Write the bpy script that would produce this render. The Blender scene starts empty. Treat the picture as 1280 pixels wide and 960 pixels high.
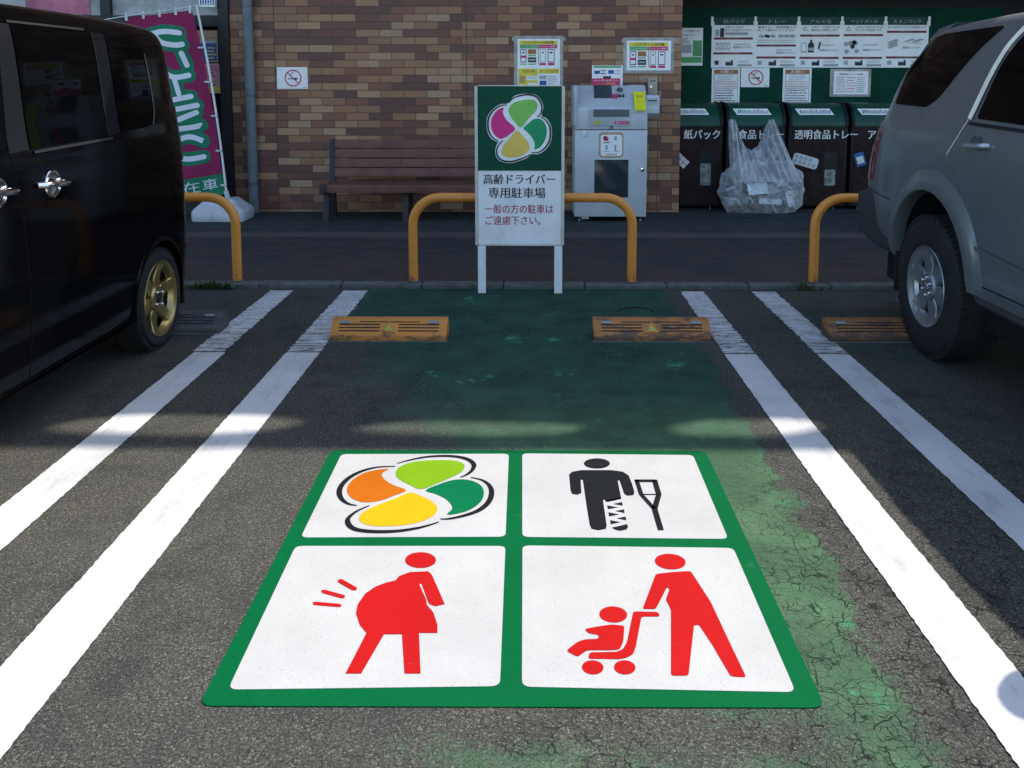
import bpy, bmesh, math, random
from mathutils import Vector, Matrix
random.seed(7)
SC = bpy.context.scene
COL = SC.collection
# ------------------------------------------------------------------ camera
cd = bpy.data.cameras.new('camera'); cam = bpy.data.objects.new('camera', cd); COL.objects.link(cam)
cd.sensor_width = 36.0; cd.sensor_fit = 'HORIZONTAL'; cd.lens = 36.0*1098/1280
cd.shift_x = -12/1280; cd.shift_y = -255/1280; cd.clip_end = 800; cd.clip_start = 0.05
cam.location = (0, 0, 1.5)
cam.rotation_euler = (math.pi/2-math.atan(121/1098), 0, math.atan(12/1104.6))
SC.camera = cam
# ------------------------------------------------------------------ sky and sun
SUN_L, SUN_K = 0.60, 0.65          # shadow run to -X and to -Y per metre of height
elev = math.atan(1/math.hypot(SUN_L, SUN_K)); azim = math.atan2(SUN_L, SUN_K)
W = bpy.data.worlds.new('World'); SC.world = W; W.use_nodes = True
wn = W.node_tree; bg = wn.nodes['Background']
sky = wn.nodes.new('ShaderNodeTexSky'); sky.sky_type = 'NISHITA'; sky.sun_disc = False
sky.sun_elevation = elev; sky.sun_rotation = azim
tn = wn.nodes.new('ShaderNodeMix'); tn.data_type = 'RGBA'; tn.blend_type = 'MULTIPLY'; tn.inputs[0].default_value = 1
tn.inputs[7].default_value = (1.0, 1.0, .98, 1); wn.links.new(sky.outputs[0], tn.inputs[6])
wn.links.new(tn.outputs[2], bg.inputs[0]); bg.inputs[1].default_value = 0.15
sd = bpy.data.lights.new('sun', 'SUN'); sun = bpy.data.objects.new('sun', sd); COL.objects.link(sun)
sd.energy = 2.75; sd.angle = math.radians(0.53); sd.color = (1.0, 0.95, 0.87)
sun.rotation_euler = Vector((SUN_L, SUN_K, 1)).to_track_quat('Z', 'Y').to_euler()
sun.location = (6, 8, 12)
SC.view_settings.view_transform = 'Standard'; SC.view_settings.look = 'None'
SC.view_settings.exposure = 1.42; SC.view_settings.gamma = 1.0
SC.view_settings.use_curve_mapping = False
# ------------------------------------------------------------------ node helper
class G:
    def __init__(s, nt): s.nt = nt
    def n(s, t, **kw):
        nd = s.nt.nodes.new('ShaderNode'+t)
        for k, v in kw.items(): setattr(nd, k, v)
        return nd
    def put(s, sock, v):
        if isinstance(v, bpy.types.NodeSocket): s.nt.links.new(v, sock)
        elif v is not None:
            if isinstance(v, (tuple, list)) and len(v) == 3 and sock.type == 'RGBA': v = (*v, 1)
            sock.default_value = v
    def m(s, op, a, b=None, c=None, clamp=False):
        nd = s.n('Math', operation=op, use_clamp=clamp)
        for i, v in enumerate((a, b, c)):
            if v is not None: s.put(nd.inputs[i], v)
        return nd.outputs[0]
    def ss(s, v, a, b):
        nd = s.n('MapRange', interpolation_type='SMOOTHSTEP')
        s.put(nd.inputs['Value'], v); s.put(nd.inputs['From Min'], a); s.put(nd.inputs['From Max'], b)
        return nd.outputs[0]
    def mix(s, f, a, b, mode='MIX'):
        nd = s.n('Mix', data_type='RGBA', blend_type=mode)
        s.put(nd.inputs[0], f); s.put(nd.inputs[6], a); s.put(nd.inputs[7], b)
        return nd.outputs[2]
    def noise(s, vec, scale, detail=4, rough=.55, dist=0):
        nd = s.n('TexNoise'); s.put(nd.inputs['Vector'], vec); nd.inputs['Scale'].default_value = scale
        nd.inputs['Detail'].default_value = detail; nd.inputs['Roughness'].default_value = rough
        nd.inputs['Distortion'].default_value = dist
        return nd.outputs[0]
    def vor(s, vec, scale, feature='F1', out=0, rnd=1.0):
        nd = s.n('TexVoronoi', feature=feature); s.put(nd.inputs['Vector'], vec)
        nd.inputs['Scale'].default_value = scale; nd.inputs['Randomness'].default_value = rnd
        return nd.outputs[out]
    def mapv(s, vec, scale=(1, 1, 1), loc=(0, 0, 0), rot=(0, 0, 0)):
        nd = s.n('Mapping'); s.put(nd.inputs[0], vec)
        nd.inputs['Scale'].default_value = scale; nd.inputs['Location'].default_value = loc
        nd.inputs['Rotation'].default_value = rot
        return nd.outputs[0]
    def bump(s, h, strength, dist):
        nd = s.n('Bump'); s.put(nd.inputs['Height'], h)
        nd.inputs['Strength'].default_value = strength; nd.inputs['Distance'].default_value = dist
        return nd.outputs[0]

def mat_base(name):
    m = bpy.data.materials.new(name); m.use_nodes = True
    g = G(m.node_tree); p = m.node_tree.nodes['Principled BSDF']
    pos = g.n('NewGeometry').outputs['Position']
    return m, g, p, pos
MATS = {}
def M(name, col, rough=.5, metal=0, coat=0, var=.12, vs=6.0, bump=0, bs=60, spec=.3, emit=None, dirt=0):
    """painted / plastic / metal surface with slight mottling and grain"""
    if name in MATS: return MATS[name]
    m, g, p, pos = mat_base(name)
    n1 = g.noise(pos, vs, 5, .6)
    c = g.mix(g.m('MULTIPLY', g.ss(n1, .3, .7), 1.0), tuple(x*(1-var) for x in col), tuple(min(1, x*(1+var)) for x in col))
    if dirt:
        n2 = g.noise(g.mapv(pos, (1, 1, .35)), 9, 6, .65)
        c = g.mix(g.m('MULTIPLY', g.ss(n2, .52, .72), dirt), c, (.10, .085, .065))
    g.put(p.inputs['Base Color'], c)
    g.put(p.inputs['Roughness'], g.m('ADD', rough-.06, g.m('MULTIPLY', g.noise(pos, 22, 4), .12)))
    p.inputs['Metallic'].default_value = metal; p.inputs['Coat Weight'].default_value = coat
    p.inputs['Specular IOR Level'].default_value = spec
    if bump: g.put(p.inputs['Normal'], g.bump(g.noise(pos, bs, 4), bump, .004))
    MATS[name] = m
    return m

# ------------------------------------------------------------------ mesh helper
class MB:
    """collects shapes (world coordinates) for ONE mesh object"""
    def __init__(s): s.v = []; s.f = []; s.m = []
    def add(s, vs, fs, mi=0):
        k = len(s.v); s.v += [tuple(v) for v in vs]
        s.f += [tuple(i+k for i in f) for f in fs]; s.m += [mi]*len(fs)
        return s
    def box(s, x0, x1, y0, y1, z0, z1, mi=0):
        return s.add([(x, y, z) for z in (z0, z1) for y in (y0, y1) for x in (x0, x1)],
              [(0, 2, 3, 1), (4, 5, 7, 6), (0, 1, 5, 4), (2, 6, 7, 3), (0, 4, 6, 2), (1, 3, 7, 5)], mi)
    def obox(s, c, ax, ay, az, mi=0):
        c, ax, ay, az = map(Vector, (c, ax, ay, az))
        return s.add([c+ax*i+ay*j+az*k for k in (-1, 1) for j in (-1, 1) for i in (-1, 1)],
              [(0, 2, 3, 1), (4, 5, 7, 6), (0, 1, 5, 4), (2, 6, 7, 3), (0, 4, 6, 2), (1, 3, 7, 5)], mi)
    def prism(s, poly, vec, mi=0, cap2=True):
        n = len(poly); P = [Vector(p) for p in poly]; v = Vector(vec)
        fs = [tuple(range(n))]
        if cap2: fs.append(tuple(range(2*n-1, n-1, -1)))
        fs += [(i, (i+1) % n, n+(i+1) % n, n+i) for i in range(n)]
        return s.add(P+[p+v for p in P], fs, mi)
    def sheet(s, poly, mi=0): return s.add(poly, [tuple(range(len(poly)))], mi)
    def tube(s, pts, r, n=12, mi=0, cap=True, closed=False):
        P = [Vector(p) for p in pts]; R = r if isinstance(r, (list, tuple)) else [r]*len(P)
        ring = []; prev = None
        for i, p in enumerate(P):
            if closed: t = (P[(i+1) % len(P)]-P[i-1]).normalized()
            else: t = (P[min(i+1, len(P)-1)]-P[max(i-1, 0)]).normalized()
            if prev is None:
                a = Vector((0, 0, 1)) if abs(t.z) < .9 else Vector((1, 0, 0))
                u = t.cross(a).normalized()
            else: u = (prev-t*prev.dot(t)).normalized()
            prev = u; w = t.cross(u)
            ring.append([p+(u*math.cos(2*math.pi*k/n)+w*math.sin(2*math.pi*k/n))*R[i] for k in range(n)])
        vs = [v for rg in ring for v in rg]; fs = []
        L = len(ring)
        for i in range(L if closed else L-1):
            j = (i+1) % L
            fs += [(i*n+k, i*n+(k+1) % n, j*n+(k+1) % n, j*n+k) for k in range(n)]
        if cap and not closed: fs += [tuple(range(n-1, -1, -1)), tuple(range((L-1)*n, L*n))]
        return s.add(vs, fs, mi)
    def lathe(s, prof, c, axis='X', n=40, mi=0, sgn=1, arc=None):
        """prof: (offset along axis, radius)"""
        c = Vector(c); vs = []
        for (a, r) in prof:
            for k in range(n):
                t = 2*math.pi*k/n; d = (math.cos(t)*r, math.sin(t)*r)
                if axis == 'X': vs.append(c+Vector((a*sgn, d[0], d[1])))
                elif axis == 'Y': vs.append(c+Vector((d[0], a*sgn, d[1])))
                else: vs.append(c+Vector((d[0], d[1], a*sgn)))
        fs = []
        for i in range(len(prof)-1):
            for k in range(n): fs.append((i*n+k, i*n+(k+1) % n, (i+1)*n+(k+1) % n, (i+1)*n+k))
        return s.add(vs, fs, mi)
    def disc(s, c, r, axis='Y', n=24, mi=0, ry=None, th=.002):
        ry = ry or r; c = Vector(c); P = []
        for k in range(n):
            t = 2*math.pi*k/n; a, b = math.cos(t)*r, math.sin(t)*ry
            P.append(c+(Vector((0, a, b)) if axis == 'X' else Vector((a, 0, b)) if axis == 'Y' else Vector((a, b, 0))))
        v = {'X': (th, 0, 0), 'Y': (0, th, 0), 'Z': (0, 0, th)}[axis]
        return s.prism(P, v, mi)
    def grid(s, fn, nu, nv, mi=0, closed_u=False):
        vs = [fn(i/nu, j/nv) for j in range(nv+1) for i in range(nu+(0 if closed_u else 1))]
        w = nu if closed_u else nu+1
        fs = [(j*w+i, j*w+(i+1) % w, (j+1)*w+(i+1) % w, (j+1)*w+i) for j in range(nv) for i in range(nu)]
        return s.add(vs, fs, mi)
    def build(s, name, mats, parent=None, smooth=None, bevel=0, bseg=2, base=None, weld=True):
        if not isinstance(mats, (list, tuple)): mats = [mats]
        rt = parent
        while rt is not None and rt.parent is not None: rt = rt.parent
        if rt is not None: off = Vector(rt.location)
        else: off = Vector(base) if base else Vector((0, 0, 0))
        me = bpy.data.meshes.new(name); me.from_pydata([tuple(Vector(v)-off) for v in s.v], [], s.f)
        for m in mats: me.materials.append(m)
        me.polygons.foreach_set('material_index', s.m)
        bm = bmesh.new(); bm.from_mesh(me)
        if weld: bmesh.ops.remove_doubles(bm, verts=bm.verts, dist=1e-5)
        bmesh.ops.recalc_face_normals(bm, faces=bm.faces)
        if bevel:
            ed = [e for e in bm.edges if len(e.link_faces) == 2 and e.calc_face_angle(0) > .6]
            bmesh.ops.bevel(bm, geom=ed, offset=bevel, segments=bseg, affect='EDGES', profile=.6, clamp_overlap=True)
        bm.to_mesh(me); bm.free()
        if smooth is not None or bevel:
            me.polygons.foreach_set('use_smooth', [True]*len(me.polygons))
            me.set_sharp_from_angle(angle=math.radians(smooth if smooth is not None else 35))
        o = bpy.data.objects.new(name, me); COL.objects.link(o)
        if parent is not None: o.parent = parent
        else: o.location = off
        return o

def tag(o, label=None, cat=None, group=None, kind=None):
    if label: o['label'] = label
    if cat: o['category'] = cat
    if group: o['group'] = group
    if kind: o['kind'] = kind
    return o
def thing(name, loc, label, cat, group=None):
    o = bpy.data.objects.new(name, None); COL.objects.link(o); o.location = loc
    o.empty_display_size = .1
    return tag(o, label, cat, group)
def copy_tree(o, parent=None):
    c = o.copy(); COL.objects.link(c); c.parent = parent
    for ch in list(o.children): copy_tree(ch, c)
    return c
def chaikin(P, it=2, closed=True):
    for _ in range(it):
        Q = []
        n = len(P)
        if not closed: Q.append(P[0])
        for i in range(n if closed else n-1):
            a, b = P[i], P[(i+1) % n]
            Q.append(tuple(x*.75+y*.25 for x, y in zip(a, b))); Q.append(tuple(x*.25+y*.75 for x, y in zip(a, b)))
        if not closed: Q.append(P[-1])
        P = Q
    return P
def crom(P, n=4, closed=True):
    """Catmull-Rom through the points"""
    out = []; L = len(P)
    for i in range(L if closed else L-1):
        if closed: p0, p1, p2, p3 = P[i-1], P[i], P[(i+1) % L], P[(i+2) % L]
        else: p0, p1, p2, p3 = P[max(i-1, 0)], P[i], P[i+1], P[min(i+2, L-1)]
        for k in range(n):
            t = k/n
            out.append(tuple(.5*((2*b)+(-a+c)*t+(2*a-5*b+4*c-d)*t*t+(-a+3*b-3*c+d)*t**3) for a, b, c, d in zip(p0, p1, p2, p3)))
    if not closed: out.append(P[-1])
    return out
def rrect(x0, x1, y0, y1, r, n=5):
    P = []
    for cx, cy, a0 in ((x1-r, y1-r, 0), (x0+r, y1-r, 90), (x0+r, y0+r, 180), (x1-r, y0+r, 270)):
        for k in range(n+1):
            a = math.radians(a0+90*k/n); P.append((cx+r*math.cos(a), cy+r*math.sin(a)))
    return P
def round_poly(P, r, n=4):
    out = []; L = len(P)
    for i in range(L):
        a, b, c = Vector(P[i-1]), Vector(P[i]), Vector(P[(i+1) % L])
        d1 = (a-b); d2 = (c-b); k = min(r, d1.length*.4, d2.length*.4); p = b+d1.normalized()*k; q = b+d2.normalized()*k
        for j in range(n+1):
            t = j/n; v = p*(1-t)**2+b*2*t*(1-t)+q*t*t; out.append(tuple(v))
    return out
_TX = {}
def text2d(body, bold=0.0):
    key = (body, bold)
    if key in _TX: return _TX[key]
    cu = bpy.data.curves.new('txt', 'FONT'); cu.body = body; cu.size = 1; cu.offset = bold; cu.resolution_u = 3
    o = bpy.data.objects.new('txt', cu); COL.objects.link(o)
    dg = bpy.context.evaluated_depsgraph_get(); ev = o.evaluated_get(dg); me = ev.to_mesh()
    vs = [(v.co.x, v.co.y) for v in me.vertices]; fs = [tuple(p.vertices) for p in me.polygons]
    ev.to_mesh_clear(); bpy.data.objects.remove(o); bpy.data.curves.remove(cu)
    if not vs: vs = [(0, 0), (1, 0), (1, 1)]; fs = []
    x0 = min(v[0] for v in vs); x1 = max(v[0] for v in vs); y0 = min(v[1] for v in vs); y1 = max(v[1] for v in vs)
    _TX[key] = ([((v[0]-x0)/max(1e-6, x1-x0), (v[1]-y0)/max(1e-6, y1-y0)) for v in vs], fs)
    return _TX[key]
class Art(MB):
    """flat print on an upright face looking to -Y"""
    def __init__(s, Y, step=.0016): super().__init__(); s.Y = Y; s.st = step
    def base(s, x0, x1, z0, z1, mi=0, th=.004): s.box(x0, x1, s.Y-th, s.Y, z0, z1, mi); s.Y -= th; return s
    def rect(s, x0, x1, z0, z1, mi, lay=1):
        y = s.Y-s.st*lay; return s.sheet([(x0, y, z0), (x1, y, z0), (x1, y, z1), (x0, y, z1)], mi)
    def poly(s, P, mi, lay=1): y = s.Y-s.st*lay; return s.sheet([(x, y, z) for x, z in P], mi)
    def text(s, body, x0, x1, z0, z1, mi, lay=1, bold=0.0):
        vs, fs = text2d(body); d = bold*(z1-z0)
        for k, dx in enumerate((0, -d, d) if bold else (0,)):   # heavier weight by overprinting
            y = s.Y-s.st*(lay+.06*k); s.add([(x0+dx+(x1-x0)*a, y, z0+(z1-z0)*b) for a, b in vs], fs, mi)
        return s
    def ring(s, cx, cz, r, w, mi, lay=1, n=28, a0=0, a1=360):
        y = s.Y-s.st*lay; vs = []; 
        for k in range(n+1):
            t = math.radians(a0+(a1-a0)*k/n)
            vs += [(cx+(r-w)*math.cos(t), y, cz+(r-w)*math.sin(t)), (cx+r*math.cos(t), y, cz+r*math.sin(t))]
        return s.add(vs, [(2*k, 2*k+1, 2*k+3, 2*k+2) for k in range(n)], mi)
    def bar(s, p, q, w, mi, lay=1):
        p = Vector(p); q = Vector(q); d = (q-p).normalized(); nn = Vector((-d.y, d.x))*w/2
        return s.poly([tuple(p+nn), tuple(q+nn), tuple(q-nn), tuple(p-nn)], mi, lay)
def stroke(pts, w0, w1):
    """tapered band round an open polyline (thickest in the middle)"""
    L = len(pts); A = []; B = []
    for i, p in enumerate(pts):
        a = Vector(pts[max(i-1, 0)]); b = Vector(pts[min(i+1, L-1)]); d = (b-a).normalized()
        nn = Vector((-d.y, d.x)); t = i/(L-1); w = w0+(w1-w0)*math.sin(math.pi*t)
        A.append(tuple(Vector(p)+nn*w/2)); B.append(tuple(Vector(p)-nn*w/2))
    return A, B
PANELS = [[(-0.7684, 3.4134), (-0.0889, 3.4244), (-0.0835, 2.7683), (-0.7621, 2.756)], [(-0.0343, 3.4287), (0.6566, 3.4199), (0.6526, 2.7618), (-0.0277, 2.7676)], [(-0.7644, 2.7018), (-0.0821, 2.7092), (-0.0763, 2.041), (-0.7512, 2.0213)], [(-0.0265, 2.7131), (0.6563, 2.705), (0.6559, 2.0271), (-0.0212, 2.0396)]]
LOGO_GROUND = {'lime': [(-0.5201, 3.2357), (-0.5167, 3.2854), (-0.4859, 3.3283), (-0.4293, 3.3514), (-0.3553, 3.3592), (-0.2947, 3.3511), (-0.2641, 3.3221), (-0.26, 3.2882), (-0.2714, 3.2466), (-0.3039, 3.2058), (-0.349, 3.1579), (-0.4063, 3.1067), (-0.4609, 3.1489), (-0.5027, 3.1924)], 'orange': [(-0.5556, 3.2766), (-0.572, 3.2434), (-0.568, 3.2109), (-0.5457, 3.1714), (-0.5078, 3.133), (-0.4604, 3.0956), (-0.5019, 3.0508), (-0.5373, 3.0172), (-0.5753, 3.0025), (-0.6132, 3.0064), (-0.6536, 3.039), (-0.6771, 3.0858), (-0.683, 3.1311), (-0.673, 3.1858), (-0.6465, 3.2344), (-0.6081, 3.2627)], 'green': [(-0.3876, 3.0964), (-0.3474, 3.1425), (-0.3015, 3.1788), (-0.2596, 3.1887), (-0.2195, 3.175), (-0.1854, 3.1365), (-0.1721, 3.0838), (-0.1757, 3.0254), (-0.1963, 2.9758), (-0.2332, 2.9343), (-0.2905, 2.9135), (-0.2778, 2.9542), (-0.2843, 2.9888), (-0.3085, 3.0311), (-0.3463, 3.0671)], 'yellow': [(-0.4441, 3.0779), (-0.3917, 3.0447), (-0.3494, 3.0022), (-0.3302, 2.9605), (-0.3337, 2.9197), (-0.3528, 2.8863), (-0.3939, 2.8534), (-0.4492, 2.8362), (-0.5187, 2.8317), (-0.5659, 2.8451), (-0.5882, 2.8707), (-0.5933, 2.9035), (-0.5779, 2.9441), (-0.5333, 2.9931), (-0.4861, 3.0364)]}
ARCS_GROUND = [[(-0.528, 3.3261), (-0.4826, 3.3578), (-0.4187, 3.3885), (-0.3441, 3.3983), (-0.2826, 3.3864), (-0.2428, 3.3569), (-0.2235, 3.314), (-0.229, 3.2636), (-0.2481, 3.2257), (-0.2696, 3.2061)], [(-0.5319, 3.2988), (-0.5985, 3.2913), (-0.6512, 3.259), (-0.6905, 3.2016), (-0.7076, 3.1308), (-0.7022, 3.0706), (-0.6803, 3.0199), (-0.6499, 2.9876), (-0.6188, 2.9768)], [(-0.5741, 2.9773), (-0.6096, 2.937), (-0.6278, 2.8965), (-0.6288, 2.8638), (-0.61, 2.8256), (-0.577, 2.8034), (-0.5185, 2.7941), (-0.4498, 2.7986), (-0.3891, 2.8167), (-0.3473, 2.8386), (-0.3146, 2.862)], [(-0.2287, 3.205), (-0.1845, 3.1832), (-0.1539, 3.1369), (-0.1434, 3.0767), (-0.1523, 3.0043), (-0.1844, 2.9443), (-0.2312, 2.9075), (-0.2813, 2.8845), (-0.3122, 2.8828)]]
CRUTCH = [[(0.3131, 3.3352), (0.3109, 3.3249), (0.3063, 3.3151), (0.2995, 3.3064), (0.2908, 3.2991), (0.2808, 3.2936), (0.2698, 3.2901), (0.2585, 3.2888), (0.2473, 3.2898), (0.2369, 3.2931), (0.2276, 3.2984), (0.2201, 3.3055), (0.2146, 3.3141), (0.2114, 3.3238), (0.2107, 3.3341), (0.2126, 3.3445), (0.217, 3.3545), (0.2237, 3.3635), (0.2324, 3.371), (0.2426, 3.3768), (0.2538, 3.3804), (0.2654, 3.3818), (0.2769, 3.3807), (0.2875, 3.3773), (0.2969, 3.3717), (0.3044, 3.3643), (0.3098, 3.3555), (0.3127, 3.3456)], [(0.1479, 3.2349), (0.1597, 3.2579), (0.1969, 3.2732), (0.3135, 3.2744), (0.3559, 3.2616), (0.3755, 3.2292), (0.3804, 3.1581), (0.3815, 3.0898), (0.3755, 3.0676), (0.3524, 3.063), (0.3425, 3.079), (0.3387, 3.1499), (0.3367, 3.1857), (0.3292, 3.1888), (0.328, 3.0381), (0.2699, 3.016), (0.2691, 3.0302), (0.2609, 3.0302), (0.2584, 2.8414), (0.2536, 2.8224), (0.2275, 2.8121), (0.2061, 2.8219), (0.2014, 2.8471), (0.1994, 2.9663), (0.1979, 3.1905), (0.1893, 3.1904), (0.1861, 3.0833), (0.1716, 3.0683), (0.1513, 3.0755), (0.1474, 3.1097)], [(0.273, 3.0132), (0.2975, 3.0234), (0.3272, 3.039), (0.3275, 3.0486), (0.273, 3.0265)], [(0.2952, 2.9984), (0.3279, 3.0128), (0.328, 2.9871)], [(0.2724, 2.9874), (0.3083, 2.973), (0.2735, 2.9598)], [(0.2981, 2.9464), (0.3294, 2.9585), (0.3289, 2.9332)], [(0.2724, 2.9362), (0.3077, 2.9222), (0.2727, 2.9076)], [(0.2985, 2.8943), (0.3296, 2.9065), (0.3295, 2.8816)], [(0.2731, 2.8809), (0.3066, 2.867), (0.2737, 2.8538)], [(0.2749, 2.8298), (0.3297, 2.8536), (0.3297, 2.8324), (0.3216, 2.8177), (0.3008, 2.81), (0.2866, 2.8153)]]
CRUTCH_BARS = [([(0.3938, 3.1832), (0.4726, 3.1841)], 0.02), ([(0.4012, 3.1912), (0.4042, 3.0723), (0.4363, 2.9633)], 0.016), ([(0.4694, 3.1919), (0.4686, 3.073), (0.4413, 2.9758), (0.4378, 2.9552), (0.4383, 2.8144)], 0.02), ([(0.4083, 3.0724), (0.4631, 3.073)], 0.006)]
PREGNANT = [[(-0.2982, 2.62), (-0.2983, 2.6099), (-0.3009, 2.6002), (-0.3057, 2.5916), (-0.3125, 2.5844), (-0.3211, 2.579), (-0.3308, 2.5756), (-0.3414, 2.5744), (-0.3522, 2.5754), (-0.3628, 2.5786), (-0.3727, 2.5838), (-0.3813, 2.5908), (-0.3883, 2.5993), (-0.3932, 2.6088), (-0.3959, 2.619), (-0.3961, 2.6292), (-0.3939, 2.6391), (-0.3893, 2.648), (-0.3825, 2.6555), (-0.3738, 2.6612), (-0.3638, 2.6648), (-0.3529, 2.6661), (-0.3417, 2.6651), (-0.3308, 2.6617), (-0.3207, 2.6562), (-0.3121, 2.6488), (-0.3052, 2.64), (-0.3005, 2.6303)], [(-0.409, 2.5044), (-0.4007, 2.5286), (-0.3716, 2.5506), (-0.3155, 2.5556), (-0.301, 2.534), (-0.2478, 2.3852), (-0.2733, 2.3747), (-0.2861, 2.3809), (-0.2945, 2.3885), (-0.3273, 2.4871), (-0.3347, 2.4898), (-0.3318, 2.4787), (-0.3032, 2.404), (-0.2989, 2.3808), (-0.2758, 2.3432), (-0.2586, 2.2864), (-0.2549, 2.2513), (-0.3052, 2.2508), (-0.2801, 2.0848), (-0.3209, 2.0843), (-0.351, 2.2446), (-0.3998, 2.244), (-0.4313, 2.0831), (-0.4715, 2.0827), (-0.4489, 2.2492), (-0.4737, 2.284), (-0.4954, 2.3383), (-0.4988, 2.3824), (-0.4874, 2.4349), (-0.4629, 2.4718), (-0.4349, 2.4929)], [(-0.5846, 2.5067), (-0.5736, 2.511), (-0.5165, 2.4644), (-0.5177, 2.4507), (-0.5297, 2.452), (-0.58, 2.4927)], [(-0.6216, 2.451), (-0.6121, 2.4538), (-0.5435, 2.425), (-0.5443, 2.4105), (-0.5561, 2.4117), (-0.6161, 2.4376)], [(-0.6315, 2.39), (-0.6245, 2.3927), (-0.5458, 2.3819), (-0.5443, 2.3679), (-0.5541, 2.3678), (-0.6268, 2.3772)]]
STROLLER = [[(0.4865, 2.6125), (0.4831, 2.6027), (0.4776, 2.5939), (0.4702, 2.5863), (0.4614, 2.5804), (0.4514, 2.5765), (0.4409, 2.5746), (0.4303, 2.575), (0.4201, 2.5775), (0.4108, 2.5821), (0.4029, 2.5885), (0.3967, 2.5965), (0.3927, 2.6057), (0.3909, 2.6156), (0.3915, 2.6258), (0.3946, 2.6357), (0.3999, 2.6448), (0.4072, 2.6527), (0.4162, 2.6589), (0.4264, 2.6631), (0.4373, 2.6651), (0.4482, 2.6647), (0.4587, 2.662), (0.4682, 2.6571), (0.4761, 2.6504), (0.4822, 2.6421), (0.486, 2.6326), (0.4874, 2.6226)], [(0.3836, 2.5479), (0.4351, 2.5595), (0.4938, 2.5657), (0.5225, 2.4037), (0.5339, 2.2422), (0.5465, 2.0791), (0.508, 2.0824), (0.4866, 2.2097), (0.4679, 2.2945), (0.454, 2.2944), (0.4014, 2.0841), (0.3569, 2.0836), (0.4015, 2.3659), (0.3939, 2.4146), (0.4132, 2.4682), (0.4073, 2.4785), (0.3582, 2.3678), (0.3203, 2.3674)], [(0.2925, 2.3552), (0.3633, 2.3536), (0.3652, 2.3324), (0.313, 2.3319), (0.2809, 2.197), (0.2709, 2.168), (0.2527, 2.1527), (0.2325, 2.1464), (0.151, 2.1475), (0.1559, 2.1729), (0.2288, 2.1757), (0.2466, 2.1883), (0.2598, 2.2178)], [(0.2733, 2.3369), (0.2711, 2.3287), (0.2671, 2.3211), (0.2615, 2.3145), (0.2546, 2.3092), (0.2467, 2.3055), (0.2381, 2.3035), (0.2294, 2.3034), (0.2209, 2.305), (0.2131, 2.3085), (0.2062, 2.3135), (0.2008, 2.3199), (0.1969, 2.3273), (0.1949, 2.3355), (0.1949, 2.3439), (0.1968, 2.3522), (0.2007, 2.36), (0.2062, 2.3668), (0.2132, 2.3724), (0.2213, 2.3763), (0.2301, 2.3784), (0.2391, 2.3785), (0.2478, 2.3768), (0.2558, 2.3731), (0.2627, 2.3679), (0.2681, 2.3612), (0.2718, 2.3536), (0.2736, 2.3453)], [(0.1488, 2.2731), (0.1875, 2.2847), (0.2264, 2.2942), (0.2605, 2.2878), (0.2497, 2.2177), (0.2365, 2.1861), (0.2162, 2.1828), (0.1499, 2.1821), (0.1232, 2.1543), (0.0947, 2.1794), (0.1265, 2.2164), (0.146, 2.2272), (0.1833, 2.2298), (0.1867, 2.2471), (0.1579, 2.2545)], [(0.1878, 2.1109), (0.1864, 2.1049), (0.1837, 2.0994), (0.1798, 2.0946), (0.175, 2.0907), (0.1695, 2.0879), (0.1635, 2.0864), (0.1574, 2.0862), (0.1514, 2.0874), (0.1459, 2.0898), (0.1411, 2.0934), (0.1372, 2.098), (0.1344, 2.1033), (0.1329, 2.1092), (0.1328, 2.1153), (0.1341, 2.1213), (0.1367, 2.127), (0.1406, 2.1319), (0.1454, 2.136), (0.151, 2.1389), (0.1571, 2.1404), (0.1634, 2.1406), (0.1695, 2.1394), (0.1751, 2.1369), (0.18, 2.1332), (0.1838, 2.1284), (0.1865, 2.123), (0.1878, 2.117)], [(0.2701, 2.1118), (0.2685, 2.1058), (0.2656, 2.1003), (0.2616, 2.0955), (0.2566, 2.0916), (0.251, 2.0888), (0.245, 2.0873), (0.2389, 2.0871), (0.2329, 2.0883), (0.2275, 2.0907), (0.2228, 2.0943), (0.2191, 2.0989), (0.2165, 2.1042), (0.2152, 2.1101), (0.2154, 2.1162), (0.2169, 2.1222), (0.2197, 2.1279), (0.2237, 2.1328), (0.2287, 2.1369), (0.2344, 2.1398), (0.2405, 2.1413), (0.2468, 2.1415), (0.2528, 2.1403), (0.2584, 2.1378), (0.2631, 2.1341), (0.2668, 2.1293), (0.2693, 2.1239), (0.2704, 2.1179)]]
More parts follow.
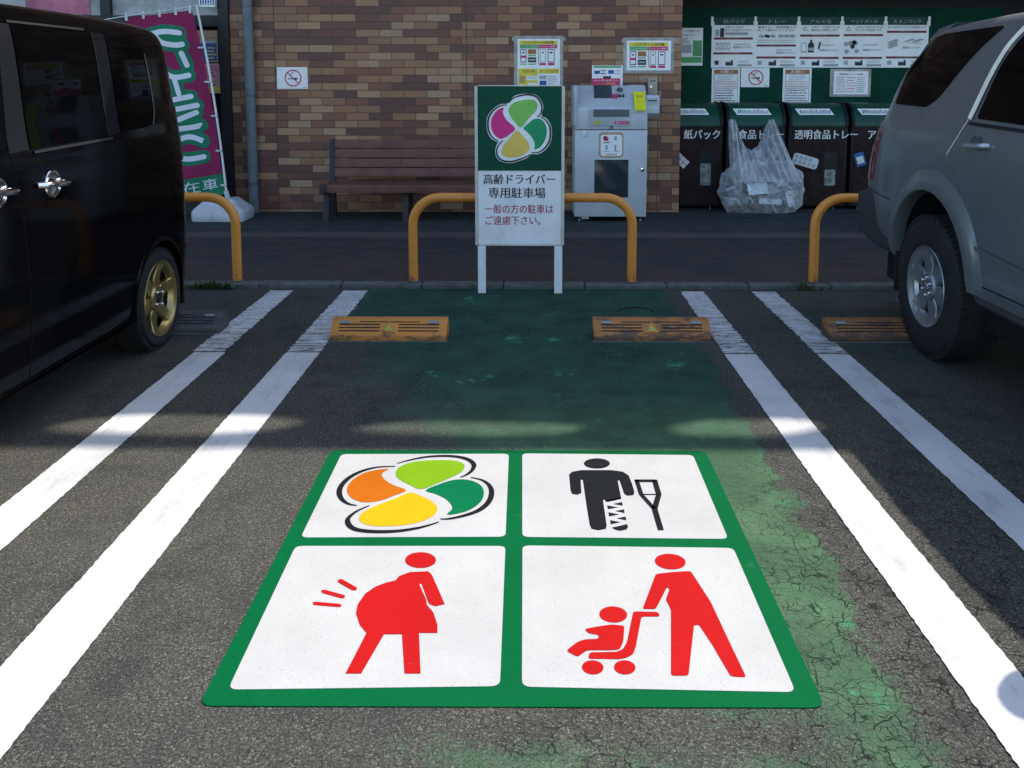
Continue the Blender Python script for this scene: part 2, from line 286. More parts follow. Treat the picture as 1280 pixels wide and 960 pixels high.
LOGO_SIGN = {'white': [(-0.0858, -0.1209), (-0.0408, -0.0718), (0.0082, -0.056), (0.0653, -0.0527), (0.1184, -0.0652), (0.1535, -0.1068), (0.165, -0.1525), (0.1527, -0.204), (0.1878, -0.2273), (0.2164, -0.2688), (0.2262, -0.3353), (0.214, -0.3977), (0.1797, -0.4476), (0.1307, -0.4766), (0.0817, -0.4783), (0.049, -0.5057), (-0.0, -0.5249), (-0.0653, -0.5415), (-0.1266, -0.5323), (-0.1633, -0.5016), (-0.1731, -0.4517), (-0.1593, -0.4018), (-0.1511, -0.3935), (-0.196, -0.3727), (-0.2246, -0.327), (-0.2344, -0.2605), (-0.2221, -0.2023), (-0.1797, -0.1525), (-0.1307, -0.1259)], 'lime': [(-0.0776, -0.1691), (-0.0653, -0.1358), (-0.0327, -0.1109), (0.0163, -0.0984), (0.0735, -0.0943), (0.1062, -0.1009), (0.1241, -0.1275), (0.1184, -0.1608), (0.098, -0.1899), (0.0612, -0.2273), (0.0082, -0.2896), (-0.0327, -0.2522), (-0.0653, -0.2107)], 'magenta': [(-0.1127, -0.1525), (-0.1184, -0.1774), (-0.1103, -0.2065), (-0.0858, -0.2439), (-0.0327, -0.2979), (-0.0735, -0.3395), (-0.1062, -0.3603), (-0.1388, -0.3686), (-0.1756, -0.3437), (-0.1976, -0.3021), (-0.2025, -0.2564), (-0.1919, -0.2148), (-0.1633, -0.1733), (-0.1388, -0.1566)], 'green': [(0.0261, -0.2938), (0.0653, -0.2564), (0.0898, -0.2356), (0.1225, -0.2273), (0.1552, -0.2356), (0.1797, -0.2688), (0.1903, -0.3104), (0.1837, -0.3603), (0.1592, -0.4102), (0.1307, -0.4351), (0.1021, -0.4434), (0.1062, -0.4185), (0.098, -0.3811), (0.0735, -0.3437), (0.049, -0.3187)], 'yellow': [(-0.0204, -0.3104), (0.0163, -0.3437), (0.0531, -0.3852), (0.0678, -0.4185), (0.0637, -0.4476), (0.0327, -0.4766), (-0.0082, -0.4949), (-0.0653, -0.5016), (-0.1062, -0.4949), (-0.129, -0.4725), (-0.1266, -0.4434), (-0.1062, -0.406), (-0.0653, -0.3561)]}
ARCS_SIGN = [[(-0.0776, -0.1167), (-0.0408, -0.0818), (0.0082, -0.0652), (0.0653, -0.0594), (0.1143, -0.0735), (0.1454, -0.1109), (0.1552, -0.1525), (0.147, -0.1899), (0.1241, -0.2173)], [(-0.0898, -0.1317), (-0.1307, -0.1358), (-0.1756, -0.1608), (-0.2123, -0.2065), (-0.2246, -0.2605), (-0.2164, -0.3187), (-0.1878, -0.3644), (-0.1511, -0.3852)], [(-0.1184, -0.3811), (-0.147, -0.4102), (-0.1633, -0.4517), (-0.1552, -0.4933), (-0.1225, -0.5224), (-0.0653, -0.5307), (-0.0, -0.5141), (0.049, -0.4933), (0.0735, -0.4766)], [(0.1429, -0.2123), (0.1797, -0.2356), (0.2082, -0.2772), (0.2164, -0.3353), (0.2042, -0.3935), (0.1715, -0.4392), (0.1307, -0.4642), (0.0817, -0.4667)]]
# ================================================================== materials of the setting
def asphalt_mat():
    m, g, p, pos = mat_base('worn_asphalt')
    sx = g.n('SeparateXYZ'); g.put(sx.inputs[0], pos); X, Y = sx.outputs[0], sx.outputs[1]
    big = g.noise(pos, .9, 5, .6); mid = g.noise(pos, 5, 6, .65); fine = g.noise(pos, 120, 5, .8)
    agg = g.vor(pos, 260, 'F1', 1); aggd = g.vor(pos, 260, 'F1', 0)
    sep = g.n('SeparateColor'); g.put(sep.inputs[0], agg); rnd = sep.outputs[0]
    c = g.mix(g.ss(fine, .32, .70), (.0165, .0165, .0145), (.094, .091, .078))
    c = g.mix(g.m('MULTIPLY', g.ss(rnd, .88, .97), .50), c, (.24, .225, .19))
    c = g.mix(g.m('MULTIPLY', g.ss(rnd, .16, .03), .6), c, (.012, .0115, .011))
    c = g.mix(g.ss(big, .35, .7), c, g.mix(1.0, c, (1.25, 1.22, 1.16), 'MULTIPLY'))
    # old oil and tyre staining
    st = g.m('MULTIPLY', g.ss(mid, .45, .68), g.ss(g.noise(pos, 1.3, 3), .38, .58))
    c = g.mix(g.m('MULTIPLY', st, .5), c, (.020, .020, .021))
    # crazing
    wv = g.n('VectorMath', operation='ADD'); g.put(wv.inputs[0], pos)
    nz = g.n('TexNoise'); g.put(nz.inputs['Vector'], pos); nz.inputs['Scale'].default_value = 34; nz.inputs['Detail'].default_value = 3
    sc = g.n('VectorMath', operation='SCALE'); g.put(sc.inputs[0], nz.outputs[1]); sc.inputs['Scale'].default_value = .028
    g.put(wv.inputs[1], sc.outputs[0])
    cr1 = g.vor(wv.outputs[0], 30, 'DISTANCE_TO_EDGE'); cr2 = g.vor(wv.outputs[0], 11, 'DISTANCE_TO_EDGE')
    zone = g.m('MULTIPLY', g.ss(g.m('ADD', X, g.m('MULTIPLY', g.noise(pos, 2.2, 3), 1.2)), .9, 1.5), g.ss(Y, 4.2, 2.4))
    zone2 = g.m('MULTIPLY', g.ss(Y, 2.25, 1.85), g.m('MULTIPLY', g.ss(g.noise(pos, 1.7, 3), .40, .55), g.ss(X, -.8, -.2)))
    zone3 = g.m('MULTIPLY', g.m('MULTIPLY', g.ss(Y, 3.7, 4.3), g.ss(g.m('ABSOLUTE', X), 1.2, .5)), g.ss(g.noise(pos, 2.4, 3), .46, .60))
    zone = g.m('MAXIMUM', zone, g.m('MAXIMUM', g.m('MULTIPLY', zone2, .8), g.m('MULTIPLY', zone3, .7)))
    wid = g.m('MULTIPLY', g.noise(pos, 14, 3), .085)
    crack = g.m('MAXIMUM', g.ss(cr1, wid, .0), g.ss(cr2, g.m('MULTIPLY', wid, .8), .0))
    brk = g.ss(g.noise(pos, 17, 4, .65), .36, .60)
    crack = g.m('MULTIPLY', g.m('MULTIPLY', crack, brk), zone)
    # green bay paint, rubbed off in patches
    dd = g.m('ADD', g.m('ADD', .44, g.m('MULTIPLY', X, .34)), g.m('MULTIPLY', g.m('SUBTRACT', Y, 3.0), .19))
    dd = g.m('MAXIMUM', g.m('MINIMUM', dd, .86), g.m('MULTIPLY', g.m('MULTIPLY', g.ss(Y, 2.1, 1.8), g.ss(X, -.85, -.2)), .44))
    edge = g.m('MULTIPLY', g.m('SUBTRACT', g.noise(pos, 3.2, 5, .65), .5), .34)
    inb = g.m('MULTIPLY', g.ss(g.m('ADD', X, edge), -1.22, -1.12), g.ss(g.m('ADD', X, edge), 1.08, .84))
    inb2 = g.m('MULTIPLY', g.m('MULTIPLY', g.ss(X, 1.75, 1.80), g.ss(Y, 3.6, 4.6)), .95)
    inb3 = g.m('MULTIPLY', g.m('MULTIPLY', g.ss(X, -1.84, -1.92), g.ss(Y, 4.4, 5.0)), .55)
    inb4 = g.m('MULTIPLY', g.m('MULTIPLY', g.ss(g.m('ABSOLUTE', g.m('ADD', X, 1.55)), .2, .12), g.ss(Y, 4.0, 4.8)), .35)
    cover = g.m('MULTIPLY', inb, dd)
    cover = g.m('MAXIMUM', cover, g.m('MAXIMUM', g.m('MULTIPLY', inb2, .42), g.m('MAXIMUM', g.m('MULTIPLY', inb3, .6), inb4)))
    patch = g.m('ADD', g.m('MULTIPLY', g.noise(pos, 2.6, 9, .74), .62), g.m('MULTIPLY', g.noise(pos, 60, 4, .8), .38))
    gm = g.ss(g.m('ADD', cover, patch), .86, 1.06)
    gm = g.m('MULTIPLY', gm, g.ss(fine, .20, .50))
    green = g.mix(g.ss(g.noise(pos, 4.5, 6, .6), .35, .68), g.mix(g.ss(Y, 3.2, 4.4), (.040, .098, .048), (.011, .052, .034)), g.mix(g.ss(Y, 3.2, 4.4), (.072, .155, .076), (.017, .086, .053)))  # far tones darker: fresher paint, plus building shade painted into the colour
    bright = g.m('MULTIPLY', g.ss(g.noise(pos, 3.1, 7, .7), .60, .68), gm)
    green = g.mix(bright, green, (.05, .27, .12))
    green = g.mix(g.m('MULTIPLY', g.ss(fine, .5, .8), .35), green, (.095, .12, .09))
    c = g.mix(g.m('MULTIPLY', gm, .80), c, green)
    c = g.mix(g.m('MULTIPLY', crack, .9), c, (.008, .0075, .007))
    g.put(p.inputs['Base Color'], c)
    g.put(p.inputs['Roughness'], g.m('ADD', .84, g.m('MULTIPLY', fine, .15)))
    p.inputs['Specular IOR Level'].default_value = .12
    h = g.m('SUBTRACT', g.m('ADD', g.m('MULTIPLY', g.m('SUBTRACT', 1.0, aggd), .5), g.m('MULTIPLY', fine, .8)), g.m('MULTIPLY', crack, 1.6))
    h = g.m('SUBTRACT', h, g.m('MULTIPLY', gm, .1))
    g.put(p.inputs['Normal'], g.bump(h, .75, .005))
    return m
def line_mat(name, worn_from=4.76, old=True):
    m, g, p, pos = mat_base(name)
    sx = g.n('SeparateXYZ'); g.put(sx.inputs[0], pos); X, Y = sx.outputs[0], sx.outputs[1]
    n1 = g.noise(pos, 2.5, 5, .6); fine = g.noise(pos, 120, 4, .75)
    c = g.mix(g.ss(n1, .35, .7), (.535, .52, .50), (.44, .43, .415))
    sm = g.noise(g.mapv(pos, (3, .8, 1)), 3.0, 6, .7)
    c = g.mix(g.m('MULTIPLY', g.ss(sm, .50, .70), .55), c, (.27, .26, .25))
    c = g.mix(g.m('MULTIPLY', g.ss(fine, .56, .70), .55), c, (.26, .25, .235))
    g.put(p.inputs['Base Color'], c); p.inputs['Roughness'].default_value = .85; p.inputs['Specular IOR Level'].default_value = .1
    g.put(p.inputs['Normal'], g.bump(g.noise(pos, 150, 4, .7), .45, .003))
    # transverse wear cracks in the old part
    far = g.ss(Y, worn_from-.01, worn_from+.01)
    v = g.mapv(pos, (1.6, 13, 1)); cr = g.noise(v, 1.0, 5, .75)
    v2 = g.mapv(pos, (5, 70, 1)); cr2 = g.noise(v2, 1.0, 4, .7)
    wear = g.ss(Y, 5.9, 4.8)
    h1 = g.ss(g.m('ABSOLUTE', g.m('SUBTRACT', cr, .5)), g.m('ADD', .012, g.m('MULTIPLY', wear, .016)), 0.0)
    h2 = g.m('MULTIPLY', g.ss(cr2, g.m('SUBTRACT', .66, g.m('MULTIPLY', wear, .11)), g.m('SUBTRACT', .68, g.m('MULTIPLY', wear, .11))), .9)
    holes = g.m('MULTIPLY', g.m('MAXIMUM', h1, h2), far)
    pin = g.ss(g.noise(pos, 170, 3, .8), .735, .76)
    a = g.m('SUBTRACT', 1.0, g.m('MAXIMUM', holes, pin), clamp=True)
    g.put(p.inputs['Alpha'], a)
    return m
def sheet_mat(name, col, speck=.5, dark=(.12, .11, .10), thr=.66):
    """thermoplastic road sheet with embedded grit and scuffs"""
    m, g, p, pos = mat_base(name)
    n1 = g.noise(pos, 3, 5, .6); fine = g.noise(pos, 190, 4, .8)
    c = g.mix(g.ss(n1, .3, .7), col, tuple(x*.90 for x in col))
    c = g.mix(g.m('MULTIPLY', g.ss(fine, thr, thr+.07), speck), c, dark)
    sc = g.noise(g.mapv(pos, (1, 2.5, 1), rot=(0, 0, .5)), 7, 7, .75)
    c = g.mix(g.m('MULTIPLY', g.ss(sc, .60, .72), .22), c, tuple(min(1, x*.6+.12) for x in col))
    g.put(p.inputs['Base Color'], c); p.inputs['Roughness'].default_value = .8; p.inputs['Specular IOR Level'].default_value = .03
    g.put(p.inputs['Normal'], g.bump(g.noise(pos, 160, 4, .7), .4, .003))
    return m
def paver_mat():
    m, g, p, pos = mat_base('walkway_pavers')
    sx = g.n('SeparateXYZ'); g.put(sx.inputs[0], pos); X, Y = sx.outputs[0], sx.outputs[1]
    b = g.n('TexBrick'); g.put(b.inputs['Vector'], pos)
    b.inputs['Color1'].default_value = (0, 0, 0, 1); b.inputs['Color2'].default_value = (1, 1, 1, 1); b.inputs['Mortar'].default_value = (0, 0, 0, 1)
    b.inputs['Scale'].default_value = 1; b.inputs['Brick Width'].default_value = .21; b.inputs['Row Height'].default_value = .105; b.inputs['Mortar Size'].default_value = .003
    r = g.n('ValToRGB'); g.put(r.inputs[0], b.outputs[0]); cr = r.color_ramp; cr.interpolation = 'CONSTANT'
    cr.elements[0].color = (.042, .041, .042, 1); cr.elements[1].position = .4; cr.elements[1].color = (.066, .046, .040, 1)
    e = cr.elements.new(.7); e.color = (.052, .047, .045, 1)
    zone = g.ss(g.m('ADD', g.noise(pos, 1.1, 3), g.m('MULTIPLY', g.m('SUBTRACT', 7.1, Y), .3)), .42, .60)
    c = g.mix(g.m('MULTIPLY', zone, .5), r.outputs[0], (.088, .055, .043))
    c = g.mix(b.outputs[1], c, (.03, .03, .03))
    band = g.m('MULTIPLY', g.ss(Y, 8.30, 8.33), g.ss(Y, 8.62, 8.59))
    c = g.mix(g.m('MULTIPLY', band, .8), c, (.10, .085, .078))
    far = g.ss(Y, 8.70, 8.74)
    c = g.mix(far, c, g.mix(g.ss(g.noise(pos, 6, 5), .3, .7), (.030, .036, .035), (.055, .062, .058)))
    c = g.mix(g.m('MULTIPLY', g.ss(g.noise(pos, 2, 5, .7), .5, .75), .4), c, (.04, .04, .042))
    g.put(p.inputs['Base Color'], c); p.inputs['Roughness'].default_value = .85; p.inputs['Specular IOR Level'].default_value = .15
    g.put(p.inputs['Normal'], g.bump(g.m('SUBTRACT', g.noise(pos, 90, 4), g.m('MULTIPLY', b.outputs[1], 1.0)), .4, .004))
    return m
def brick_mat():
    m, g, p, pos = mat_base('brick_tiles')
    sx = g.n('SeparateXYZ'); g.put(sx.inputs[0], pos); X, Z = sx.outputs[0], sx.outputs[2]
    cmb = g.n('CombineXYZ'); g.put(cmb.inputs[0], g.m('ADD', X, 20.03)); g.put(cmb.inputs[1], g.m('ADD', Z, 10.01))
    def bk(w, h, ms, off=(0, 0, 0)):
        b = g.n('TexBrick'); g.put(b.inputs['Vector'], g.mapv(cmb.outputs[0], loc=off))
        b.inputs['Color1'].default_value = (0, 0, 0, 1); b.inputs['Color2'].default_value = (1, 1, 1, 1); b.inputs['Mortar'].default_value = (0, 0, 0, 1)
        b.inputs['Scale'].default_value = 1; b.inputs['Brick Width'].default_value = w; b.inputs['Row Height'].default_value = h
        b.inputs['Mortar Size'].default_value = ms; b.inputs['Mortar Smooth'].default_value = .15; b.inputs['Bias'].default_value = 0
        return b
    b = bk(.2655, .0853, .0042)
    r = g.n('ValToRGB'); g.put(r.inputs[0], b.outputs[0]); cr = r.color_ramp; cr.interpolation = 'CONSTANT'
    cr.elements[0].color = (.190, .070, .044, 1); cr.elements[1].position = .18; cr.elements[1].color = (.145, .062, .042, 1)
    for q, cc in ((.34, (.255, .100, .055)), (.47, (.33, .165, .080)), (.61, (.41, .218, .108)), (.73, (.36, .175, .083)), (.86, (.46, .268, .145)), (.96, (.44, .285, .165))):
        e = cr.elements.new(q); e.color = (*cc, 1)
    c = r.outputs[0]
    c = g.mix(1.0, c, g.mix(g.noise(pos, 60, 4, .7), (.52, .52, .52), (1.02, 1.02, 1.02)), 'MULTIPLY')
    c = g.mix(g.m('MULTIPLY', g.ss(g.noise(pos, 1.2, 4), .45, .75), .25), c, (.10, .075, .06))
    joint = g.m('ABSOLUTE', g.m('SUBTRACT', g.m('MODULO', g.m('ADD', X, 2.9+21.7), 2.17), 1.085))
    jm = g.ss(joint, 1.079, 1.082)
    mort = g.m('MAXIMUM', b.outputs[1], jm)
    c = g.mix(mort, c, (.060, .045, .040))
    g.put(p.inputs['Base Color'], c); p.inputs['Roughness'].default_value = .6
    g.put(p.inputs['Normal'], g.bump(g.m('SUBTRACT', g.m('MULTIPLY', g.noise(pos, 70, 4), .3), mort), .7, .006))
    return m
A_MAT = asphalt_mat()
# ================================================================== ground
mb = MB()
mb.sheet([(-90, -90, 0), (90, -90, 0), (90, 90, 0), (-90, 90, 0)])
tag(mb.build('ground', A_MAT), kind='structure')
# kerb stones and raised walkway
mb = MB(); x = -14.0
while x < 13:
    mb.box(x, x+.594, 6.32, 6.43, -.1, .033+random.uniform(-.002, .002)); x += .60
tag(mb.build('kerb', M('kerb_concrete', (.105, .108, .098), .85, var=.3, vs=9, bump=.5, bs=90, dirt=.5), bevel=.008, bseg=1), kind='structure')
mb = MB(); mb.box(-14, 13, 6.434, 13.5, -.1, .030)
tag(mb.build('pavement', paver_mat()), kind='structure')
# shallow round cover rim pressed into the bay
mb = MB(); P = []
for k in range(13):
    a = math.radians(20+140*k/12); P.append((.69+.125*math.cos(a), 5.62+.16*math.sin(a), .003))
mb.tube(P, .007, 6)
tag(mb.build('cover_rim', M('dark_iron', (.02, .022, .022), .7), smooth=60, base=(.69, 5.7, 0)),
    'thin dark curved rim sunk in the green asphalt behind the right wheel stop', 'ground cover')
# ================================================================== painted bay lines
LN = line_mat('white_line_paint')
rl = random.Random(3)
def bay_line(x0, x1, label, y0=.2, y1=6.235, skew=0.0):
    mb = MB(); n = 460
    L = []; R = []
    jl = jr = 0
    for i in range(n+1):
        y = y0+(y1-y0)*i/n; far = max(0, (y-4.76)/1.5)
        amp = .0022+(.0045 if y > 4.76 else 0)
        jl = jl*.15+rl.uniform(-1, 1)*amp; jr = jr*.15+rl.uniform(-1, 1)*amp
        nar = .006*far
        off = -.012 if (4.76 < y and x0 < -1.5) else 0
        L.append((x0+jl+nar+off, y)); R.append((x1+jr-nar+off, y))
    for i in range(n):
        if abs(L[i][1]-4.765) < .006: continue
        mb.add([(*L[i], .004), (*R[i], .004), (*R[i+1], .004), (*L[i+1], .004)], [(0, 1, 2, 3)])
    o = mb.build('parking_line', LN, base=((x0+x1)/2, (y0+y1)/2, 0))
    return tag(o, label, 'painted line', 'white bay lines on the asphalt')
bay_line(-1.885, -1.708, 'white bay line nearest the black van, outer of the left pair')
bay_line(-1.368, -1.180, 'white bay line left of the pictogram square, inner of the left pair')
bay_line(1.075, 1.249, 'white bay line right of the pictogram square, inner of the right pair')
bay_line(1.590, 1.765, 'white bay line nearest the silver grey car, outer of the right pair')
# ================================================================== pictogram square
emb = thing('parking_emblem', (-.05, 2.71, 0), 'large green square with four white pictogram panels stuck on the asphalt of the middle bay', 'road marking')
SG = sheet_mat('sheet_green', (.0006, .088, .026), .15, (.05, .18, .10), .62); SW = sheet_mat('sheet_white', (.41, .395, .375), .8, (.10, .09, .08), thr=.60)
SR = sheet_mat('sheet_red', (.37, .008, .008), .12, (.42, .10, .08), .66); SK = sheet_mat('sheet_black', (.010, .011, .0125), .6, (.22, .22, .22), .68)
P = round_poly([(-.820, 3.458), (.715, 3.462), (.712, 1.975), (-.803, 1.965)], .035)
MB().prism([(x, y, .0005) for x, y in P], (0, 0, .0022)).build('border', SG, emb)
def flat(P, z, mi=0, th=.0006, mb=None):
    mb = mb or MB(); return mb.prism([(x, y, z) for x, y in P], (0, 0, th), mi, True)
names = [('white panel with the four-leaf emblem'), ('white panel with the black figure and crutch'), ('white panel with the red pregnant woman'), ('white panel with the red figure and stroller')]
for q, lb in zip(PANELS, names):
    o = flat(round_poly(q, .024), .0030, th=.0009).build('panel', SW, emb); o['label'] = lb
zt = .0045
cols = dict(lime=sheet_mat('sheet_lime', (.155, .30, .008), .12), orange=sheet_mat('sheet_orange', (.41, .100, .005), .12),
            green=sheet_mat('sheet_leaf_green', (.001, .120, .044), .3, (.14, .28, .2), .64), yellow=sheet_mat('sheet_yellow', (.56, .31, .007), .12))
for k, q in LOGO_GROUND.items():
    flat(crom(q, 4), zt).build('leaf', cols[k], emb)['label'] = k+' leaf of the emblem'
for q in ARCS_GROUND:
    A, B = stroke(crom(q, 5, False), .005, .021); mb = MB()
    for i in range(len(A)-1): mb.add([(*A[i], zt+.001), (*A[i+1], zt+.001), (*B[i+1], zt+.001), (*B[i], zt+.001)], [(0, 1, 2, 3)])
    mb.build('leaf_outline', SK, emb)
def picto(data, name, m, groups):
    for nm, idx, sm in groups:
        mb = MB()
        for i in idx:
            q = data[i]; q = round_poly(q, .009, 3) if sm and len(q) < 26 else q
            flat(q, zt+.0003*0, mb=mb)
        mb.build(nm, m, emb)
picto(CRUTCH, 'x', SK, [('figure_head', [0], False), ('figure_body', [1], True), ('bandaged_leg', [2, 3, 4, 5, 6, 7, 8, 9], False)])
mb = MB()
for q, w in CRUTCH_BARS:
    A, B = stroke(q, w, w)
    for i in range(len(A)-1): mb.add([(*A[i], zt+.0012), (*A[i+1], zt+.0012), (*B[i+1], zt+.0012), (*B[i], zt+.0012)], [(0, 1, 2, 3)])
mb.build('crutch', SK, emb)
picto(PREGNANT, 'x', SR, [('figure_head', [0], False), ('figure_body', [1], True), ('motion_dash', [2], True), ('motion_dash', [3], True), ('motion_dash', [4], True)])
picto(STROLLER, 'x', SR, [('figure_head', [0], False), ('figure_body', [1], True), ('stroller_frame', [2], True), ('child_head', [3], False), ('child_body', [4], True), ('stroller_wheel', [5], False), ('stroller_wheel', [6], False)])
# ================================================================== store building
bld = thing('store_building', (-.85, 10.0, 0), 'supermarket front of brown and tan brick tiles with a recycling alcove and glazed entrance', 'building')
BR = brick_mat()
DK = M('dark_frame', (.018, .019, .021), .45); GLAZ = M('tinted_glazing', (.008, .010, .011), .08, spec=.4)
mb = MB(); mb.box(-3.40, 1.692, 10.0, 10.18, .03, 3.0); mb.build('brick_wall', BR, bld)
mb = MB(); mb.box(-3.52, -3.404, 9.96, 10.2, .03, 3.0); mb.build('door_frame', DK, bld)
# recycling alcove
mb = MB(); mb.box(1.0, 8.2, 10.95, 11.1, .03, 3.0); mb.build('alcove_wall', M('alcove_wall', (.022, .024, .026), .8), bld)
mb = MB(); mb.box(1.0, 8.2, 10.19, 10.94, 2.62, 3.0); mb.build('alcove_ceiling', M('alcove_ceiling', (.03, .032, .034), .8), bld)
mb = MB(); mb.box(6.4, 8.2, 10.0, 10.9, .03, 2.6); mb.build('side_wall', BR, bld)
# glazed entrance on the left
mb = MB(); mb.box(-12, -3.524, 10.12, 10.15, .12, 2.24); mb.build('window', GLAZ, bld)
mb = MB(); mb.box(-12, -3.524, 10.10, 10.16, 2.27, 3.0); mb.build('fascia_panel', M('fascia_grey', (.33, .35, .36), .5, var=.25), bld)
mb = MB()
for x in (-9.6, -7.6, -6.4, -4.82): mb.box(x-.055, x+.055, 10.03, 10.098, .03, 3.0)
mb.box(-12, -3.524, 10.04, 10.099, 2.14, 2.262); mb.build('window_frame', DK, bld)
mb = MB(); mb.box(-12, -3.524, 10.03, 10.20, .03, .115); mb.build('window_sill', M('sill_dark', (.03, .032, .034), .6), bld)
mb = MB(); mb.box(-5.75, -5.02, 10.085, 10.098, 2.275, 2.9); mb.build('pink_panel', M('pink_print', (.42, .14, .21), .6, var=.3, vs=4), bld)
# deep canopy over the walkway and the parapet that throws the long shade
WH = M('canopy_soffit', (.30, .30, .29), .7); PAR = M('parapet_metal', (.42, .42, .40), .5)
mb = MB(); mb.box(-16, 14, 8.04, 13.5, 5.9, 6.3); mb.build('eaves', WH, bld)
mb = MB(); mb.box(-16, 14, 10.0, 10.3, 3.004, 5.896); mb.build('upper_wall', BR, bld)
def gap(x):
    for a, b, z0, z1 in ((1.86, 2.94, 6.42, 6.79), (3.22, 4.22, 6.52, 6.77), (4.58, 5.24, 6.45, 6.77)):
        if a < x < b:
            t = 2*(x-a)/(b-a)-1; h = (1-abs(t)**3.2)**.5
            zc = (z0+z1)/2+.02*t; return zc-h*(z1-z0)/2, zc+h*(z1-z0)/2
    return None
mb = MB(); mb.box(-16, 1.8, 8.0, 8.03, 5.8, 6.98); mb.box(5.4, 14, 8.0, 8.03, 5.8, 6.98)
n = 120; xs = [1.8+3.6*i/n for i in range(n+1)]; prof = [gap(x) or (6.6, 6.6) for x in xs]
for i in range(n):
    x0, x1 = xs[i], xs[i+1]; (a0, b0), (a1, b1) = prof[i], prof[i+1]
    for lo0, hi0, lo1, hi1 in ((5.8, a0, 5.8, a1), (b0, 6.98, b1, 6.98)):
        mb.add([(x0, 8.0, lo0), (x1, 8.0, lo1), (x1, 8.0, hi1), (x0, 8.0, hi0), (x0, 8.03, lo0), (x1, 8.03, lo1), (x1, 8.03, hi1), (x0, 8.03, hi0)],
               [(0, 1, 2, 3), (5, 4, 7, 6), (0, 4, 5, 1), (3, 2, 6, 7)])
mb.build('parapet', PAR, bld)
# drain pipe with clips
mb = MB(); mb.tube([(-3.17, 9.93, .03), (-3.17, 9.93, 3.0)], .057, 18)
o = mb.build('drainpipe', M('pipe_grey', (.115, .150, .165), .45, dirt=.3), bld, smooth=40)
for z in (.35, 1.35, 2.35): MB().tube([(-3.17, 9.93, z), (-3.17, 9.93, z+.03)], .064, 18).build('pipe_clip', M('pipe_clip', (.09, .11, .12), .4, metal=.5), o, smooth=40)
# ================================================================== prints on the walls
PW = M('paper_white', (.80, .81, .80), .6, var=.05, spec=.15); PK = M('print_black', (.03, .032, .035), .6); PG = M('print_grey', (.34, .36, .37), .6)
PRD = M('print_maroon', (.16, .03, .035), .6); PBR = M('print_brown', (.34, .14, .05), .6); PRE = M('print_red', (.55, .03, .05), .6)
PYE = M('print_yellow', (.66, .56, .05), .6); PGR = M('print_green', (.09, .34, .12), .6); PMG = M('print_magenta', (.52, .03, .12), .6)
PDG = M('print_dark_green', (.012, .055, .042), .6); PBL = M('print_blue', (.03, .10, .28), .6); PTP = M('clear_tape', (.30, .29, .28), .25, var=.3)
PTN = M('print_tan', (.42, .28, .16), .6); PPK = M('print_pink', (.55, .30, .33), .6)
ALL = [PW, PK, PG, PRD, PBR, PRE, PYE, PGR, PMG, PDG, PBL, PTP, PTN, PPK]
W_, K_, G_, RD_, BR_, RE_, YE_, GR_, MG_, DG_, BL_, TP_, TN_, PK_ = range(14)
rp = random.Random(11)
def lines(a, x0, x1, z0, z1, n, mi=K_, h=.5, lay=2, jag=.25):
    """rows of unreadably small print, as broken dashes"""
    st = (z1-z0)/n
    for i in range(n):
        z = z1-st*(i+.5); x = x0; xe = x1-(x1-x0)*rp.uniform(0, jag)
        while x < xe:
            w = rp.uniform(.5, 1.0)*st*.62; hh = st*h*rp.uniform(.75, 1)
            a.rect(x, min(x+w, xe), z-hh/2, z+hh/2, mi, lay)
            if rp.random() < .5: a.rect(x+w*.3, min(x+w*.6, xe), z-hh*.22, z+hh*.22, W_, lay+1)
            x += w+st*.20
def no_smoking(x0, x1, z0, z1, Y, label):
    a = Art(Y).base(x0, x1, z0, z1, W_)
    cx, cz, r = (x0+x1)/2+.01, (z0+z1)/2, (z1-z0)*.39
    a.rect(cx-r*.62, cx+r*.5, cz-.018, cz+.004, G_, 1); a.rect(cx+r*.2, cx+r*.5, cz-.018, cz+.004, K_, 2)
    for k in range(5): a.poly([(cx-r*.45+k*.012, cz+.02+.012*k), (cx-r*.45+k*.012+.022, cz+.03+.012*k), (cx-r*.45+k*.012+.006, cz+.045+.010*k)], G_, 1)
    a.ring(cx, cz, r, r*.12, RE_, 3); a.bar((cx-r*.66, cz+r*.66), (cx+r*.66, cz-r*.66), r*.11, RE_, 4)
    a.rect(x1-.06, x1-.015, z0+.012, z0+.02, G_, 1)
    o = a.build('no_smoking_sign', ALL, base=((x0+x1)/2, Y, z0)); tag(o, label, 'sign'); return o
no_smoking(-2.882, -2.534, 1.437, 1.680, 9.998, 'white no smoking sign alone on the brick wall left of the bench')
